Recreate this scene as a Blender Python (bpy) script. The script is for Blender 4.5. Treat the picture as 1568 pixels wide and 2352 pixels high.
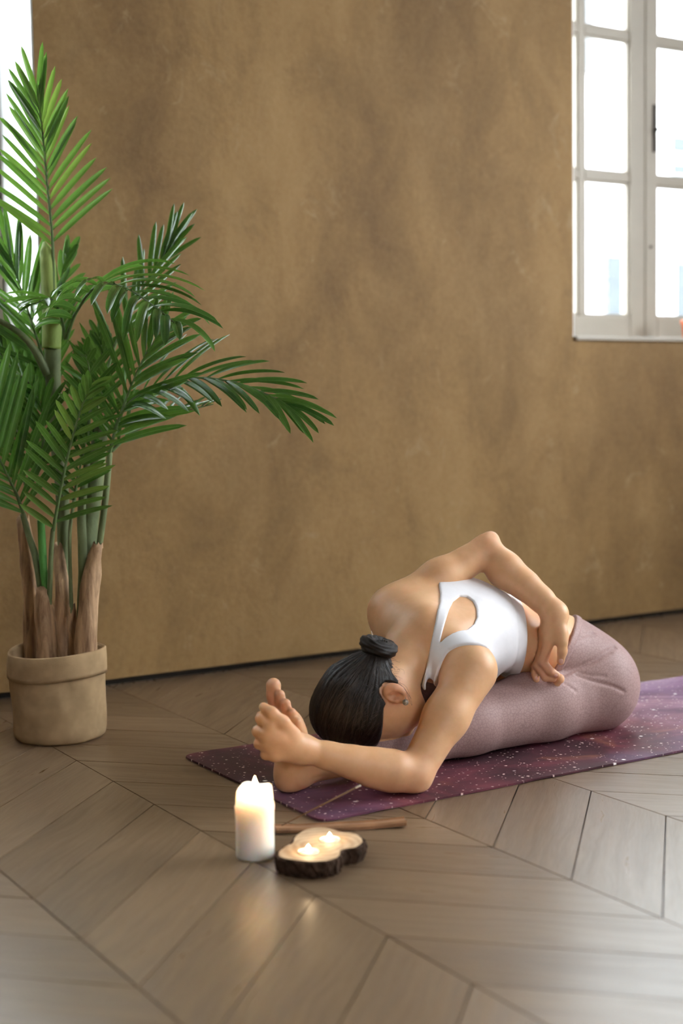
import bpy, bmesh, math, random
import numpy as np
from mathutils import Vector, Matrix

for o in list(bpy.data.objects): bpy.data.objects.remove(o, do_unlink=True)
scene = bpy.context.scene
COL = scene.collection

# ================================================================ camera
F = 3267.; P = .0786; R = -.0157; YAW = math.radians(31.6); H = .84
fw = np.array([math.sin(YAW)*math.cos(P), math.cos(YAW)*math.cos(P), -math.sin(P)])
rt = np.array([math.cos(YAW), -math.sin(YAW), 0.]); up = np.cross(rt, fw)
C = np.array([0, 0, H])
def ray(px, py):                       # direction through a point of the 1568 x 2352 frame (unit depth)
    X = (px-784)/F; Y = (py-1176)/F; c, s = math.cos(R), math.sin(R)
    cx = c*X + s*Y; cy = -s*X + c*Y
    return rt*cx - up*cy + fw
def pz(px, py, z): return C + ray(px, py)*z                       # point at a given depth
def gz(px, py, z=0.): d = ray(px, py); return C + d*((z-H)/d[2])  # point on a horizontal plane
cam_d = bpy.data.cameras.new('camera'); cam = bpy.data.objects.new('camera', cam_d); COL.objects.link(cam)
_r = math.cos(R)*rt + math.sin(R)*up; _u = math.cos(R)*up - math.sin(R)*rt
M = Matrix.Identity(4)
for i in range(3): M[i][0] = _r[i]; M[i][1] = _u[i]; M[i][2] = -fw[i]; M[i][3] = C[i]
cam.matrix_world = M
cam_d.sensor_fit = 'HORIZONTAL'; cam_d.sensor_width = 24; cam_d.lens = 50.01
cam_d.clip_start = .05; cam_d.clip_end = 200
cam_d.dof.use_dof = True; cam_d.dof.focus_distance = 3.25; cam_d.dof.aperture_fstop = 1.9
scene.camera = cam

# ================================================================ light
WALL_Y = 3.925; CEIL = 3.7
world = bpy.data.worlds.new('overcast_sky'); scene.world = world; world.use_nodes = True
bg = world.node_tree.nodes['Background']; bg.inputs[0].default_value = (.90, .95, 1., 1); bg.inputs[1].default_value = 10.0
# daylight comes in through the two windows of the plaster wall and through the windows the room has behind the camera
PI = math.pi
FRONT_Y = -2.6; FRONT_WINS = [(1.2, .7)]; FW_Z = (1.05, 3.36)
LEFT_X = -2.4; RIGHT_X = 5.3; RIGHT_WINS = [(.3, 1.3), (2.0, 1.3)]; LEFT_WINS = []
vs = scene.view_settings
vs.view_transform = 'Standard'; vs.look = 'None'; vs.gamma = 1; vs.use_curve_mapping = False; vs.exposure = 1.0
scene.cycles.max_bounces = 6; scene.cycles.diffuse_bounces = 4; scene.cycles.glossy_bounces = 3; scene.cycles.transparent_max_bounces = 10; scene.cycles.use_denoising = True
scene.cycles.use_adaptive_sampling = True; scene.cycles.adaptive_threshold = .09; scene.cycles.adaptive_min_samples = 16
scene.cycles.sample_clamp_indirect = 6

# ================================================================ helpers
def sstep(a, b, x): t = np.clip((x-a)/(b-a), 0, 1); return t*t*(3-2*t)
def node_mat(name):
    m = bpy.data.materials.new(name); m.use_nodes = True
    nt = m.node_tree; return m, nt, nt.nodes['Principled BSDF']
class N:
    """small node-graph helper"""
    def __init__(s, nt): s.nt = nt
    def new(s, t, **k):
        n = s.nt.nodes.new(t)
        for a, b in k.items(): setattr(n, a, b)
        return n
    def link(s, a, b): s.nt.links.new(a, b)
    def coord(s, kind='Object'): return s.new('ShaderNodeTexCoord').outputs[kind]
    def mapping(s, v, scale=(1, 1, 1), loc=(0, 0, 0), rot=(0, 0, 0)):
        n = s.new('ShaderNodeMapping'); s.link(v, n.inputs[0])
        n.inputs['Scale'].default_value = scale; n.inputs['Location'].default_value = loc; n.inputs['Rotation'].default_value = rot
        return n.outputs[0]
    def noise(s, v, scale, detail=4, rough=.55, dist=0, out=0):
        n = s.new('ShaderNodeTexNoise'); s.link(v, n.inputs['Vector'])
        n.inputs['Scale'].default_value = scale; n.inputs['Detail'].default_value = detail; n.inputs['Roughness'].default_value = rough; n.inputs['Distortion'].default_value = dist
        return n.outputs[out]
    def vor(s, v, scale, feature='F1', out='Distance', rnd=1.):
        n = s.new('ShaderNodeTexVoronoi', feature=feature); s.link(v, n.inputs['Vector']); n.inputs['Scale'].default_value = scale
        n.inputs['Randomness'].default_value = rnd
        return n.outputs[out]
    def ramp(s, v, stops):
        n = s.new('ShaderNodeValToRGB'); s.link(v, n.inputs[0]); e = n.color_ramp.elements
        while len(e) < len(stops): e.new(.5)
        for q, (p, c) in zip(e, stops):
            q.position = p; q.color = (*c, 1) if len(c) == 3 else c
        return n.outputs[0]
    def math(s, op, a, b=None, c=None, clamp=False):
        n = s.new('ShaderNodeMath', operation=op, use_clamp=clamp)
        for i, x in enumerate((a, b, c)):
            if x is None: continue
            if isinstance(x, (int, float)): n.inputs[i].default_value = x
            else: s.link(x, n.inputs[i])
        return n.outputs[0]
    def vmath(s, op, a, b=None):
        n = s.new('ShaderNodeVectorMath', operation=op)
        for i, x in enumerate((a, b)):
            if x is None: continue
            if isinstance(x, (tuple, list)): n.inputs[i].default_value = x
            else: s.link(x, n.inputs[i])
        return n.outputs[0]
    def mix(s, f, a, b, mode='MIX'):
        n = s.new('ShaderNodeMix', data_type='RGBA', blend_type=mode)
        for i, x in ((0, f), (6, a), (7, b)):
            if isinstance(x, (int, float)): n.inputs[i].default_value = x
            elif isinstance(x, (tuple, list)): n.inputs[i].default_value = (*x[:3], 1)
            else: s.link(x, n.inputs[i])
        return n.outputs[2]
    def bump(s, h, strength, dist, bsdf):
        n = s.new('ShaderNodeBump'); s.link(h, n.inputs['Height']); n.inputs['Strength'].default_value = strength; n.inputs['Distance'].default_value = dist
        s.link(n.outputs[0], bsdf.inputs['Normal'])
def plain(name, col, rough=.5, metal=0, var=.08, scale=8, bump=0, spec=.5):
    m, nt, b = node_mat(name); n = N(nt)
    f = n.noise(n.coord(), scale)
    c = n.ramp(f, [(.3, tuple(x*(1-var) for x in col)), (.7, tuple(min(1, x*(1+var)) for x in col))])
    n.link(c, b.inputs['Base Color']); b.inputs['Roughness'].default_value = rough; b.inputs['Metallic'].default_value = metal
    b.inputs['Specular IOR Level'].default_value = spec
    if bump: n.bump(f, .4, bump, b)
    return m
def mesh_obj(name, verts, faces, mat=None, parent=None, smooth=False, base=None):
    """one mesh object; base = world position of its origin"""
    verts = np.asarray(verts, float)
    o_ = np.zeros(3) if base is None else np.asarray(base, float)
    if base is None and parent is not None: o_ = np.array(parent.get('_o', (0, 0, 0)), float)
    me = bpy.data.meshes.new(name); me.from_pydata([tuple(v) for v in verts-o_], [], [tuple(int(i) for i in f) for f in faces]); me.update()
    if smooth: me.polygons.foreach_set('use_smooth', [True]*len(me.polygons))
    if mat: me.materials.append(mat)
    o = bpy.data.objects.new(name, me); COL.objects.link(o)
    if parent is not None:
        o.parent = parent; po = np.array(ORG[parent.name]); o.location = tuple(o_-po)
    else: o.location = tuple(o_)
    ORG[o.name] = tuple(o_)
    return o
ORG = {}
def mesh_fast(name, V, Q, mat, parent, base):
    V = np.asarray(V, np.float32) - np.asarray(base, np.float32)
    me = bpy.data.meshes.new(name); me.vertices.add(len(V)); me.vertices.foreach_set('co', V.ravel())
    me.loops.add(len(Q)*4); me.loops.foreach_set('vertex_index', Q.astype(np.int32).ravel())
    me.polygons.add(len(Q)); me.polygons.foreach_set('loop_start', np.arange(0, len(Q)*4, 4, dtype=np.int32))
    me.update(calc_edges=True); me.polygons.foreach_set('use_smooth', np.ones(len(Q), bool)); me.validate()
    me.materials.append(mat)
    o = bpy.data.objects.new(name, me); COL.objects.link(o)
    if parent is not None: o.parent = parent; o.location = tuple(np.asarray(base)-np.array(ORG[parent.name]))
    else: o.location = tuple(base)
    ORG[o.name] = tuple(base)
    return o
def empty(name, loc, parent=None):
    o = bpy.data.objects.new(name, None); COL.objects.link(o); o.empty_display_size = .05
    if parent is not None: o.parent = parent; o.location = tuple(np.asarray(loc)-np.array(ORG[parent.name]))
    else: o.location = tuple(loc)
    ORG[o.name] = tuple(loc); return o
def tag(o, label=None, cat=None, group=None, kind=None):
    if label: o['label'] = label
    if cat: o['category'] = cat
    if group: o['group'] = group
    if kind: o['kind'] = kind
    return o
class MB:
    """collects boxes, tubes and lathes for one mesh"""
    def __init__(s): s.v = []; s.f = []
    def add(s, v, f):
        k = len(s.v); s.v += [tuple(map(float, x)) for x in v]; s.f += [tuple(i+k for i in q) for q in f]; return s
    def box(s, a, b):
        x0, y0, z0 = a; x1, y1, z1 = b
        return s.add([(x0,y0,z0),(x1,y0,z0),(x1,y1,z0),(x0,y1,z0),(x0,y0,z1),(x1,y0,z1),(x1,y1,z1),(x0,y1,z1)],
                     [(0,3,2,1),(4,5,6,7),(0,1,5,4),(1,2,6,5),(2,3,7,6),(3,0,4,7)])
    def cbox(s, a, b, c=.004):
        """box with chamfered edges"""
        bm = bmesh.new(); bmesh.ops.create_cube(bm, size=1)
        a = np.array(a, float); b = np.array(b, float)
        for v in bm.verts: v.co = Vector((a+b)/2 + np.array(v.co)*(b-a))
        bmesh.ops.bevel(bm, geom=list(bm.edges), offset=min(c, (b-a).min()*.45), segments=2, affect='EDGES', profile=.6)
        bm.verts.ensure_lookup_table(); vs_ = [tuple(v.co) for v in bm.verts]; fs = [tuple(v.index for v in f.verts) for f in bm.faces]; bm.free()
        return s.add(vs_, fs)
    def tube(s, pts, rs, seg=10, cap=True, up_=(0, 0, 1), flat=1.):
        pts = [np.asarray(p, float) for p in pts]
        if isinstance(rs, (int, float)): rs = [rs]*len(pts)
        V = []; Fc = []; u0 = None
        for i, p in enumerate(pts):
            t = pts[min(i+1, len(pts)-1)]-pts[max(i-1, 0)]; t = t/(np.linalg.norm(t)+1e-12)
            if u0 is None:
                u0 = np.cross(t, np.asarray(up_, float))
                if np.linalg.norm(u0) < 1e-3: u0 = np.cross(t, (1, 0, 0))
            u = u0-t*(u0@t); u /= np.linalg.norm(u); w = np.cross(t, u); u0 = u
            for k in range(seg):
                a = 2*PI*k/seg; V.append(p+rs[i]*(math.cos(a)*u+flat*math.sin(a)*w))
        n = len(pts)
        for i in range(n-1):
            for k in range(seg):
                Fc.append((i*seg+k, i*seg+(k+1) % seg, (i+1)*seg+(k+1) % seg, (i+1)*seg+k))
        if cap: Fc += [tuple(range(seg))[::-1], tuple((n-1)*seg+k for k in range(seg))]
        return s.add(V, Fc)
    def lathe(s, prof, cen, seg=32, fn=None, close=False):
        V = []; Fc = []
        for i, (r, z) in enumerate(prof):
            for k in range(seg):
                a = 2*PI*k/seg; rr, zz = (r, z) if fn is None else fn(r, z, a, i)
                V.append((cen[0]+rr*math.cos(a), cen[1]+rr*math.sin(a), cen[2]+zz))
        for i in range(len(prof)-1):
            for k in range(seg): Fc.append((i*seg+k, i*seg+(k+1) % seg, (i+1)*seg+(k+1) % seg, (i+1)*seg+k))
        if prof[0][0] > 1e-6 and close: Fc.append(tuple(range(seg))[::-1])
        if prof[-1][0] > 1e-6 and close: Fc.append(tuple((len(prof)-1)*seg+k for k in range(seg)))
        return s.add(V, Fc)
    def build(s, name, mat, parent=None, smooth=False, base=None):
        return mesh_obj(name, s.v, s.f, mat, parent, smooth, base if base is not None else (ORG[parent.name] if parent is not None else None))
def bez(pts, n):
    """Catmull-Rom through pts"""
    pts = [np.asarray(p, float) for p in pts]; q = [2*pts[0]-pts[1]]+pts+[2*pts[-1]-pts[-2]]; out = []
    m = len(pts)-1
    for i in range(n):
        u = i/(n-1)*m; k = min(int(u), m-1); t = u-k; a, b, c, d = q[k:k+4]
        out.append(.5*((2*b)+(-a+c)*t+(2*a-5*b+4*c-d)*t*t+(-a+3*b-3*c+d)*t**3))
    return out
rnd = random.Random(7)
# ================================================================ materials of the setting
def mat_plaster():
    m, nt, b = node_mat('brown_plaster'); n = N(nt); g = n.coord('Object')
    st = n.mapping(g, (1, 1, .38))
    big = n.noise(st, 1.15, 5, .52, .3); mid = n.noise(n.mapping(g, (1, 1, .6), (3, 1, 7)), 4.5, 7, .66, .7); fine = n.noise(g, 55, 4, .6)
    c = n.ramp(big, [(.30, (.074, .036, .009)), (.43, (.155, .084, .025)), (.55, (.256, .148, .049)), (.70, (.385, .245, .098))])
    c2 = n.ramp(mid, [(.30, (.066, .033, .009)), (.5, (.232, .134, .045)), (.72, (.365, .235, .102))])
    c = n.mix(.30, c, c2)
    c = n.mix(n.math('MULTIPLY', n.ramp(n.noise(n.mapping(g, (1, 1, 1), (9, 2, 4)), 9, 5, .7, 1.), [(.56, (0, 0, 0)), (.78, (1, 1, 1))]), .22), c, (.085, .05, .022))
    c = n.mix(n.math('MULTIPLY', n.ramp(n.noise(n.mapping(g, (1, 1, .8), (1, 5, 2)), 7, 6, .7, .8), [(.60, (0, 0, 0)), (.75, (1, 1, 1))]), .35), c, (.46, .36, .22))
    c = n.mix(.07, c, n.ramp(fine, [(.3, (.08, .05, .02)), (.7, (.5, .36, .2))]))
    n.link(c, b.inputs['Base Color']); b.inputs['Roughness'].default_value = .72; b.inputs['Specular IOR Level'].default_value = .3
    n.bump(n.math('ADD', n.math('MULTIPLY', mid, .7), n.math('MULTIPLY', fine, .3)), .35, .01, b)
    return m
def mat_wood_floor():
    m, nt, b = node_mat('grey_brown_oak'); n = N(nt); uv = n.new('ShaderNodeUVMap').outputs[0]
    rn = n.new('ShaderNodeObjectInfo').outputs['Random']
    off = n.new('ShaderNodeCombineXYZ'); n.link(n.math('MULTIPLY', rn, 37.), off.inputs[0]); n.link(n.math('MULTIPLY', rn, 91.), off.inputs[1]); n.link(n.math('MULTIPLY', rn, 13.), off.inputs[2])
    v = n.vmath('ADD', uv, off.outputs[0])
    warp = n.noise(n.mapping(v, (2.2, 5, 1)), 1.6, 3, .5, out=1)
    vw = n.vmath('ADD', v, n.vmath('MULTIPLY', n.vmath('SUBTRACT', warp, (.5, .5, .5)), (.10, .07, 0)))
    grain = n.noise(n.mapping(vw, (1.6, 26, 1)), 2.2, 6, .62)
    rings = n.new('ShaderNodeTexWave', wave_type='BANDS', bands_direction='Y'); n.link(n.mapping(vw, (.9, 7, 1)), rings.inputs[0])
    rings.inputs['Scale'].default_value = 2.4; rings.inputs['Distortion'].default_value = 5.5; rings.inputs['Detail'].default_value = 2; rings.inputs['Detail Scale'].default_value = .8
    fine = n.noise(n.mapping(v, (6, 160, 1)), 3, 3, .5)
    base = n.ramp(rn, [(0, (.112, .064, .029)), (.5, (.155, .092, .045)), (1, (.205, .127, .067))])
    c = n.mix(.38, base, n.ramp(grain, [(.28, (.062, .033, .014)), (.5, (.15, .090, .043)), (.74, (.255, .163, .086))]))
    c = n.mix(n.math('MULTIPLY', rings.outputs['Fac'], .30), c, (.165, .115, .072))
    c = n.mix(.12, c, n.ramp(fine, [(.3, (.10, .068, .042)), (.7, (.46, .36, .26))]))
    n.link(c, b.inputs['Base Color'])
    n.link(n.ramp(grain, [(.3, (.36,)*3), (.7, (.27,)*3)]), b.inputs['Roughness']); b.inputs['Specular IOR Level'].default_value = .72
    n.bump(n.math('ADD', n.math('MULTIPLY', fine, .5), grain), .12, .002, b)
    return m
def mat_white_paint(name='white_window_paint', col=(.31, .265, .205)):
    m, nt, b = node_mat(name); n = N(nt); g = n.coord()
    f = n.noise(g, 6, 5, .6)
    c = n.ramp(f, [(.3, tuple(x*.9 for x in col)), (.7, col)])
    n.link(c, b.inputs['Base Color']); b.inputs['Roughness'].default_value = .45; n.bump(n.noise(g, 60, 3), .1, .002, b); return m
def mat_glass():
    m, nt, b = node_mat('window_glass'); n = N(nt); nt.nodes.remove(b)
    out = nt.nodes['Material Output']; tr = n.new('ShaderNodeBsdfTransparent'); gl = n.new('ShaderNodeBsdfGlossy'); fr = n.new('ShaderNodeFresnel'); mx = n.new('ShaderNodeMixShader')
    tr.inputs[0].default_value = (.96, .98, .98, 1); gl.inputs['Roughness'].default_value = .02; fr.inputs[0].default_value = 1.45
    bf = n.new('ShaderNodeNewGeometry').outputs['Backfacing']
    n.link(n.math('MULTIPLY', n.math('MULTIPLY', fr.outputs[0], n.math('ADD', n.math('MULTIPLY', n.noise(n.coord(), 3), .2), .9)), n.math('SUBTRACT', 1., bf)), mx.inputs[0])
    n.link(tr.outputs[0], mx.inputs[1]); n.link(gl.outputs[0], mx.inputs[2]); n.link(mx.outputs[0], out.inputs[0]); return m
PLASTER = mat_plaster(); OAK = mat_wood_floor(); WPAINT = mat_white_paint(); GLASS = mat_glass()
REVEAL = mat_white_paint('white_reveal_plaster', (.78, .79, .79))
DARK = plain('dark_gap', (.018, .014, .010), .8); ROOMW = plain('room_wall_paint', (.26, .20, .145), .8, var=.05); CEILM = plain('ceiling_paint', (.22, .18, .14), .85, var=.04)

# ================================================================ the room
SILL = 1.052; WTOP = 3.36; THICK = .36
W1 = (3.400, 4.666); W2 = (.158, 1.424)
mb = MB(); zb = .022; y0, y1 = WALL_Y, WALL_Y+THICK
xs = [LEFT_X-.1, W2[0], W2[1], W1[0], W1[1], RIGHT_X+.1]
for i in range(5):
    if i in (1, 3): mb.box((xs[i], y0, zb), (xs[i+1], y1, SILL)); mb.box((xs[i], y0, WTOP), (xs[i+1], y1, CEIL))
    else: mb.box((xs[i], y0, zb), (xs[i+1], y1, CEIL))
wall_back = tag(mb.build('wall_back', PLASTER), 'brown clouded plaster wall behind the woman and the palm', kind='structure')
def lining(name, w):
    q = MB(); t = .006
    q.box((w[0]-.0, y0+.004, SILL), (w[0]+t, y1-.001, WTOP)); q.box((w[1]-t, y0+.004, SILL), (w[1], y1-.001, WTOP)); q.box((w[0]+t, y0+.004, WTOP-t), (w[1]-t, y1-.001, WTOP))
    return q
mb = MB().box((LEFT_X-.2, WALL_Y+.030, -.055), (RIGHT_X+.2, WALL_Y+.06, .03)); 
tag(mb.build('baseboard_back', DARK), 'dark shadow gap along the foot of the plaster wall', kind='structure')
# rough crumbs of old plaster in the gap
mb = MB()
for i in range(46):
    x = rnd.uniform(1.3, 4.2); s = rnd.uniform(.002, .006); y = WALL_Y+rnd.uniform(.0, .016)
    mb.tube([(x, y, .001), (x+s*.3, y, .001+s*.7), (x+s*.2, y+s*.2, .001+s*1.2)], [s*.8, s, s*.4], 6)
crumbs = mb.build('plaster_crumbs', plain('crumbs', (.12, .095, .07), .95, spec=.05)); tag(crumbs, 'pale crumbs of plaster in the gap under the brown wall', 'crumbs', kind='stuff')
ROOM = []
def opening_wall(name, axis, pos, th, lo, hi, wins):
    q = MB(); e = [lo]
    for c, w in wins: e += [c-w/2, c+w/2]
    e.append(hi)
    def bx(a, b, za, zb_):
        if axis == 'y': q.box((a, min(pos, pos+th), za), (b, max(pos, pos+th), zb_))
        else: q.box((min(pos, pos+th), a, za), (max(pos, pos+th), b, zb_))
    for i in range(len(e)-1):
        if i % 2 == 0: bx(e[i], e[i+1], 0, CEIL)
        else: bx(e[i], e[i+1], 0, FW_Z[0]); bx(e[i], e[i+1], FW_Z[1], CEIL)
    return tag(q.build(name, ROOMW), kind='structure')
opening_wall('wall_front', 'y', FRONT_Y, -.25, LEFT_X, RIGHT_X, FRONT_WINS)
opening_wall('wall_right', 'x', RIGHT_X, .25, FRONT_Y-.25, WALL_Y, RIGHT_WINS)
opening_wall('wall_left', 'x', LEFT_X, -.25, FRONT_Y-.25, WALL_Y, LEFT_WINS)
tag(MB().box((LEFT_X-.25, FRONT_Y-.25, CEIL), (RIGHT_X+.25, WALL_Y+THICK, CEIL+.2)).build('ceiling', CEILM), kind='structure')

# ---------------------------------------------------------------- chevron oak floor, one object per plank
floor = tag(MB().box((LEFT_X-.1, FRONT_Y-.1, -.06), (RIGHT_X+.1, WALL_Y+.30, -.014)).build('floor', DARK), 'grey-brown oak chevron parquet floor', kind='structure')
SX = .4075; S0 = .785; PW = .2215; PH0 = 2.707
def clip_y(poly, ymax):
    out = []
    for i in range(len(poly)):
        a = poly[i]; b = poly[(i+1) % len(poly)]
        if a[1] <= ymax: out.append(a)
        if (a[1] <= ymax) != (b[1] <= ymax):
            t = (ymax-a[1])/(b[1]-a[1]); out.append((a[0]+(b[0]-a[0])*t, ymax))
    return out
def inset(poly, d):
    n = len(poly); out = []
    for i in range(n):
        p = np.array(poly[i]); a = np.array(poly[i-1]); b = np.array(poly[(i+1) % n])
        e1 = (p-a)/np.linalg.norm(p-a); e2 = (b-p)/np.linalg.norm(b-p)
        n1 = np.array([-e1[1], e1[0]]); n2 = np.array([-e2[1], e2[0]])
        k = (n1+n2)/(1+n1@n2+1e-9); out.append(tuple(p+k*d))
    return out
def plank_geo(poly, sgn, org):
    if sum(poly[i-1][0]*poly[i][1]-poly[i][0]*poly[i-1][1] for i in range(len(poly))) < 0: poly = poly[::-1]
    a = inset(poly, .0011); c = inset(poly, .0013); n = len(poly)
    V = [(x, y, -.016) for x, y in a]+[(x, y, -.0004) for x, y in a]+[(x, y, 0.) for x, y in c]
    Fc = []
    for i in range(n):
        j = (i+1) % n; Fc += [(i, j, n+j, n+i), (n+i, n+j, 2*n+j, 2*n+i)]
    Fc.append(tuple(2*n+i for i in range(n)))
    return V, Fc
def plank_uv(me, sgn, org):
    uv = me.uv_layers.new(name='UVMap'); r2 = math.sqrt(.5)
    for lp in me.loops:
        x, y, z = me.vertices[lp.vertex_index].co; x -= org[0]; y -= org[1]
        uv.data[lp.index].uv = ((x+sgn*y)*r2, (-sgn*x+y)*r2)
shared = {}; rest = MB(); rest_sg = []
YMAX = WALL_Y+.034; nplank = 0
for k in range(-9, 14):
    xa = S0+k*SX; sg = 1 if k % 2 == 0 else -1
    if xa > RIGHT_X or xa+SX < LEFT_X: continue
    # boundary heights on the left seam of this strip
    ph = PH0-SX if k % 2 == 0 else PH0          # left edge of an even strip lies one strip width lower
    for j in range(-36, 12):
        yl = ph+j*PW; yr = yl+sg*SX
        poly = [(xa, yl), (xa+SX, yr), (xa+SX, yr+PW), (xa, yl+PW)]
        if min(q[1] for q in poly) >= YMAX-.01 or max(q[1] for q in poly) < FRONT_Y: continue
        full = max(q[1] for q in poly) <= YMAX
        near = -.4 < xa < 4.35 and min(q[1] for q in poly) > 1.0 and nplank < 300
        if not near:
            poly = clip_y(poly, YMAX); V, Fc = plank_geo(poly, sg, (xa, yl)); k0 = len(rest.f); rest.add(V, Fc); rest_sg += [(sg, xa+j*.37, yl+k*.11)]*len(Fc); continue
        nplank += 1
        if full:
            if sg not in shared:
                V, Fc = plank_geo([(x-xa, y-yl) for x, y in poly], sg, (0, 0))
                me = bpy.data.meshes.new('plank'); me.from_pydata(V, [], Fc); me.materials.append(OAK); plank_uv(me, sg, (0, 0)); shared[sg] = me
            o = bpy.data.objects.new('plank', shared[sg])
        else:
            poly = clip_y(poly, YMAX); V, Fc = plank_geo([(x-xa, y-yl) for x, y in poly], sg, (0, 0))
            me = bpy.data.meshes.new('plank'); me.from_pydata(V, [], Fc); me.materials.append(OAK); plank_uv(me, sg, (0, 0))
            o = bpy.data.objects.new('plank', me)
        COL.objects.link(o); o.parent = floor; o.location = (xa, yl, rnd.uniform(-.0004, .0))
ro = rest.build('outer_planks', OAK, floor); ro['kind'] = 'stuff'
me = ro.data; uv = me.uv_layers.new(name='UVMap'); r2 = math.sqrt(.5)
for pl in me.polygons:
    sg, ox, oy = rest_sg[pl.index]
    for li in pl.loop_indices:
        x, y, z = me.vertices[me.loops[li].vertex_index].co; uv.data[li].uv = ((x+sg*y)*r2+ox, (-sg*x+y)*r2+oy)

# ---------------------------------------------------------------- the two windows
YF = WALL_Y+.300                                   # room-side face of the casements
ROWS = [1.150, 1.689, 2.235, 2.781, 3.300]
IRON = plain('dark_iron', (.035, .028, .022), .45, .8)
def window(name, w, label, detail=True):
    root = tag(empty(name, ((w[0]+w[1])/2, YF, SILL)), label, kind='structure')
    lining(name, w).build('reveal_lining', REVEAL, root)
    MB().cbox((w[0]+.006, WALL_Y-.012, SILL-.012), (w[1]-.006, YF, SILL+.003), .003).build('sill_board', WPAINT, root)
    xm = (w[0]+w[1])/2
    for side, (a, b) in (('l', (w[0]+.008, xm)), ('r', (xm, w[1]-.008))):
        cs = empty('casement', ((a+b)/2, YF, SILL), root)
        so = .055; si = .079 if side == 'l' else .067
        xl, xr = (a+so, b-si) if side == 'l' else (a+si, b-so)
        e = .0015
        MB().cbox((a+e, YF, SILL+.004), (xl, YF+.045, WTOP-.008), .005).build('stile', WPAINT, cs)
        MB().cbox((xr, YF, SILL+.004), (b-e, YF+.045, WTOP-.008), .005).build('stile', WPAINT, cs)
        MB().cbox((xl, YF, SILL+.004), (xr, YF+.045, ROWS[0]), .005).build('rail', WPAINT, cs)
        MB().cbox((xl, YF, ROWS[-1]), (xr, YF+.045, WTOP-.008), .005).build('rail', WPAINT, cs)
        xc = (xl+xr)/2
        def bar(p, q, nm='muntin'):
            d = MB().cbox(p, q, .004); return d.build(nm, WPAINT, cs)
        bar((xc-.016, YF+.004, ROWS[0]), (xc+.016, YF+.040, ROWS[-1]))
        for z in ROWS[1:-1]:
            for (p, q) in ((xl, xc-.016), (xc+.016, xr)): bar((p, YF+.004, z-.017), (q, YF+.040, z+.017))
        for i in range(len(ROWS)-1):
            for (p, q) in ((xl, xc-.016), (xc+.016, xr)):
                za = ROWS[i]+(.017 if i else 0); zb_ = ROWS[i+1]-(.017 if i < len(ROWS)-2 else 0)
                MB().box((p, YF+.020, za), (q, YF+.023, zb_)).build('pane', GLASS, cs)
                # putty beads around the pane
                q_ = MB(); t = .010
                q_.box((p, YF+.010, za), (p+t, YF+.020, zb_)); q_.box((q-t, YF+.010, za), (q, YF+.020, zb_)); q_.box((p+t, YF+.010, za), (q-t, YF+.020, za+t)); q_.box((p+t, YF+.010, zb_-t), (q-t, YF+.020, zb_))
                q_.build('glazing_bead', WPAINT, cs)
        if side == 'r':
            h = empty('handle', (4.080+xm-4.033, YF-.004, 1.89), cs)
            hx = 4.080+xm-4.033
            hp = MB().cbox((hx-.008, YF-.006, 1.80), (hx+.008, YF-.0003, 1.985), .003).tube([(hx, YF-.004, 1.885), (hx, YF-.03, 1.885), (hx+.03, YF-.034, 1.900)], [.006, .005, .004], 8)
            bpy.data.objects.remove(h, do_unlink=True)
            tag(hp.build('handle', IRON, cs), 'dark iron espagnolette handle')
            MB().tube([(hx-.018, YF-.004, 1.428), (hx-.018, YF+.004, 1.428)], .006, 10).build('keyhole', IRON, cs)
    # slim outer frame
    q = MB()
    q.box((w[0]+.006, YF+.046, SILL+.004), (w[0]+.03, y1-.002, WTOP-.008)); q.box((w[1]-.03, YF+.046, SILL+.004), (w[1]-.006, y1-.002, WTOP-.008)); q.box((w[0]+.03, YF+.046, WTOP-.03), (w[1]-.03, y1-.002, WTOP-.008))
    q.build('outer_frame', WPAINT, root)
    return root
window('window_1', W1, 'white divided casement window with bright daylight right of the woman')
window('window_2', W2, 'white window recess behind the palm at the left edge')

# ---------------------------------------------------------------- pale building across the street
FAC = plain('facade_render', (.86, .87, .88), .9, var=.03, scale=2); FGL = plain('facade_window_dark', (.075, .082, .088), .9, var=.1, spec=.0); FTR = plain('facade_trim', (.74, .75, .76), .9)
tag(MB().box((-50, -50, -3.9), (60, 60, -3.7)).build('street_ground', plain('street', (.32, .32, .32), .9)), 'grey street far below the windows', kind='structure')
bd = tag(empty('street_building', (13.5, 14, 0)), 'pale building seen through the window panes', 'building')
mb = MB(); holes = [(12.66, 13.0, .9, 2.66), (13.87, 14.6, 4.05, 4.28), (13.87, 14.3, 3.76, 3.92), (13.95, 14.4, .9, 2.62), (11.2, 11.55, .9, 2.66), (10.2, 10.6, 4.9, 6.6), (12.1, 12.5, 4.9, 6.6)]
mb.box((3., 14.10, -4), (22, 14.6, 11)); mb.build('wall', FAC, bd)
q = MB().box((3., 14.0, 3.15), (22, 14.10, 3.24)); q.build('cornice', FTR, bd)
for x0, x1, za, zc in holes:
    f = MB().box((x0-.06, 14.04, za-.06), (x1+.06, 14.099, zc+.06)).build('window_surround', FTR, bd)
    MB().box((x0, 14.02, za), (x1, 14.039, zc)).build('pane', FGL, f)
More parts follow.
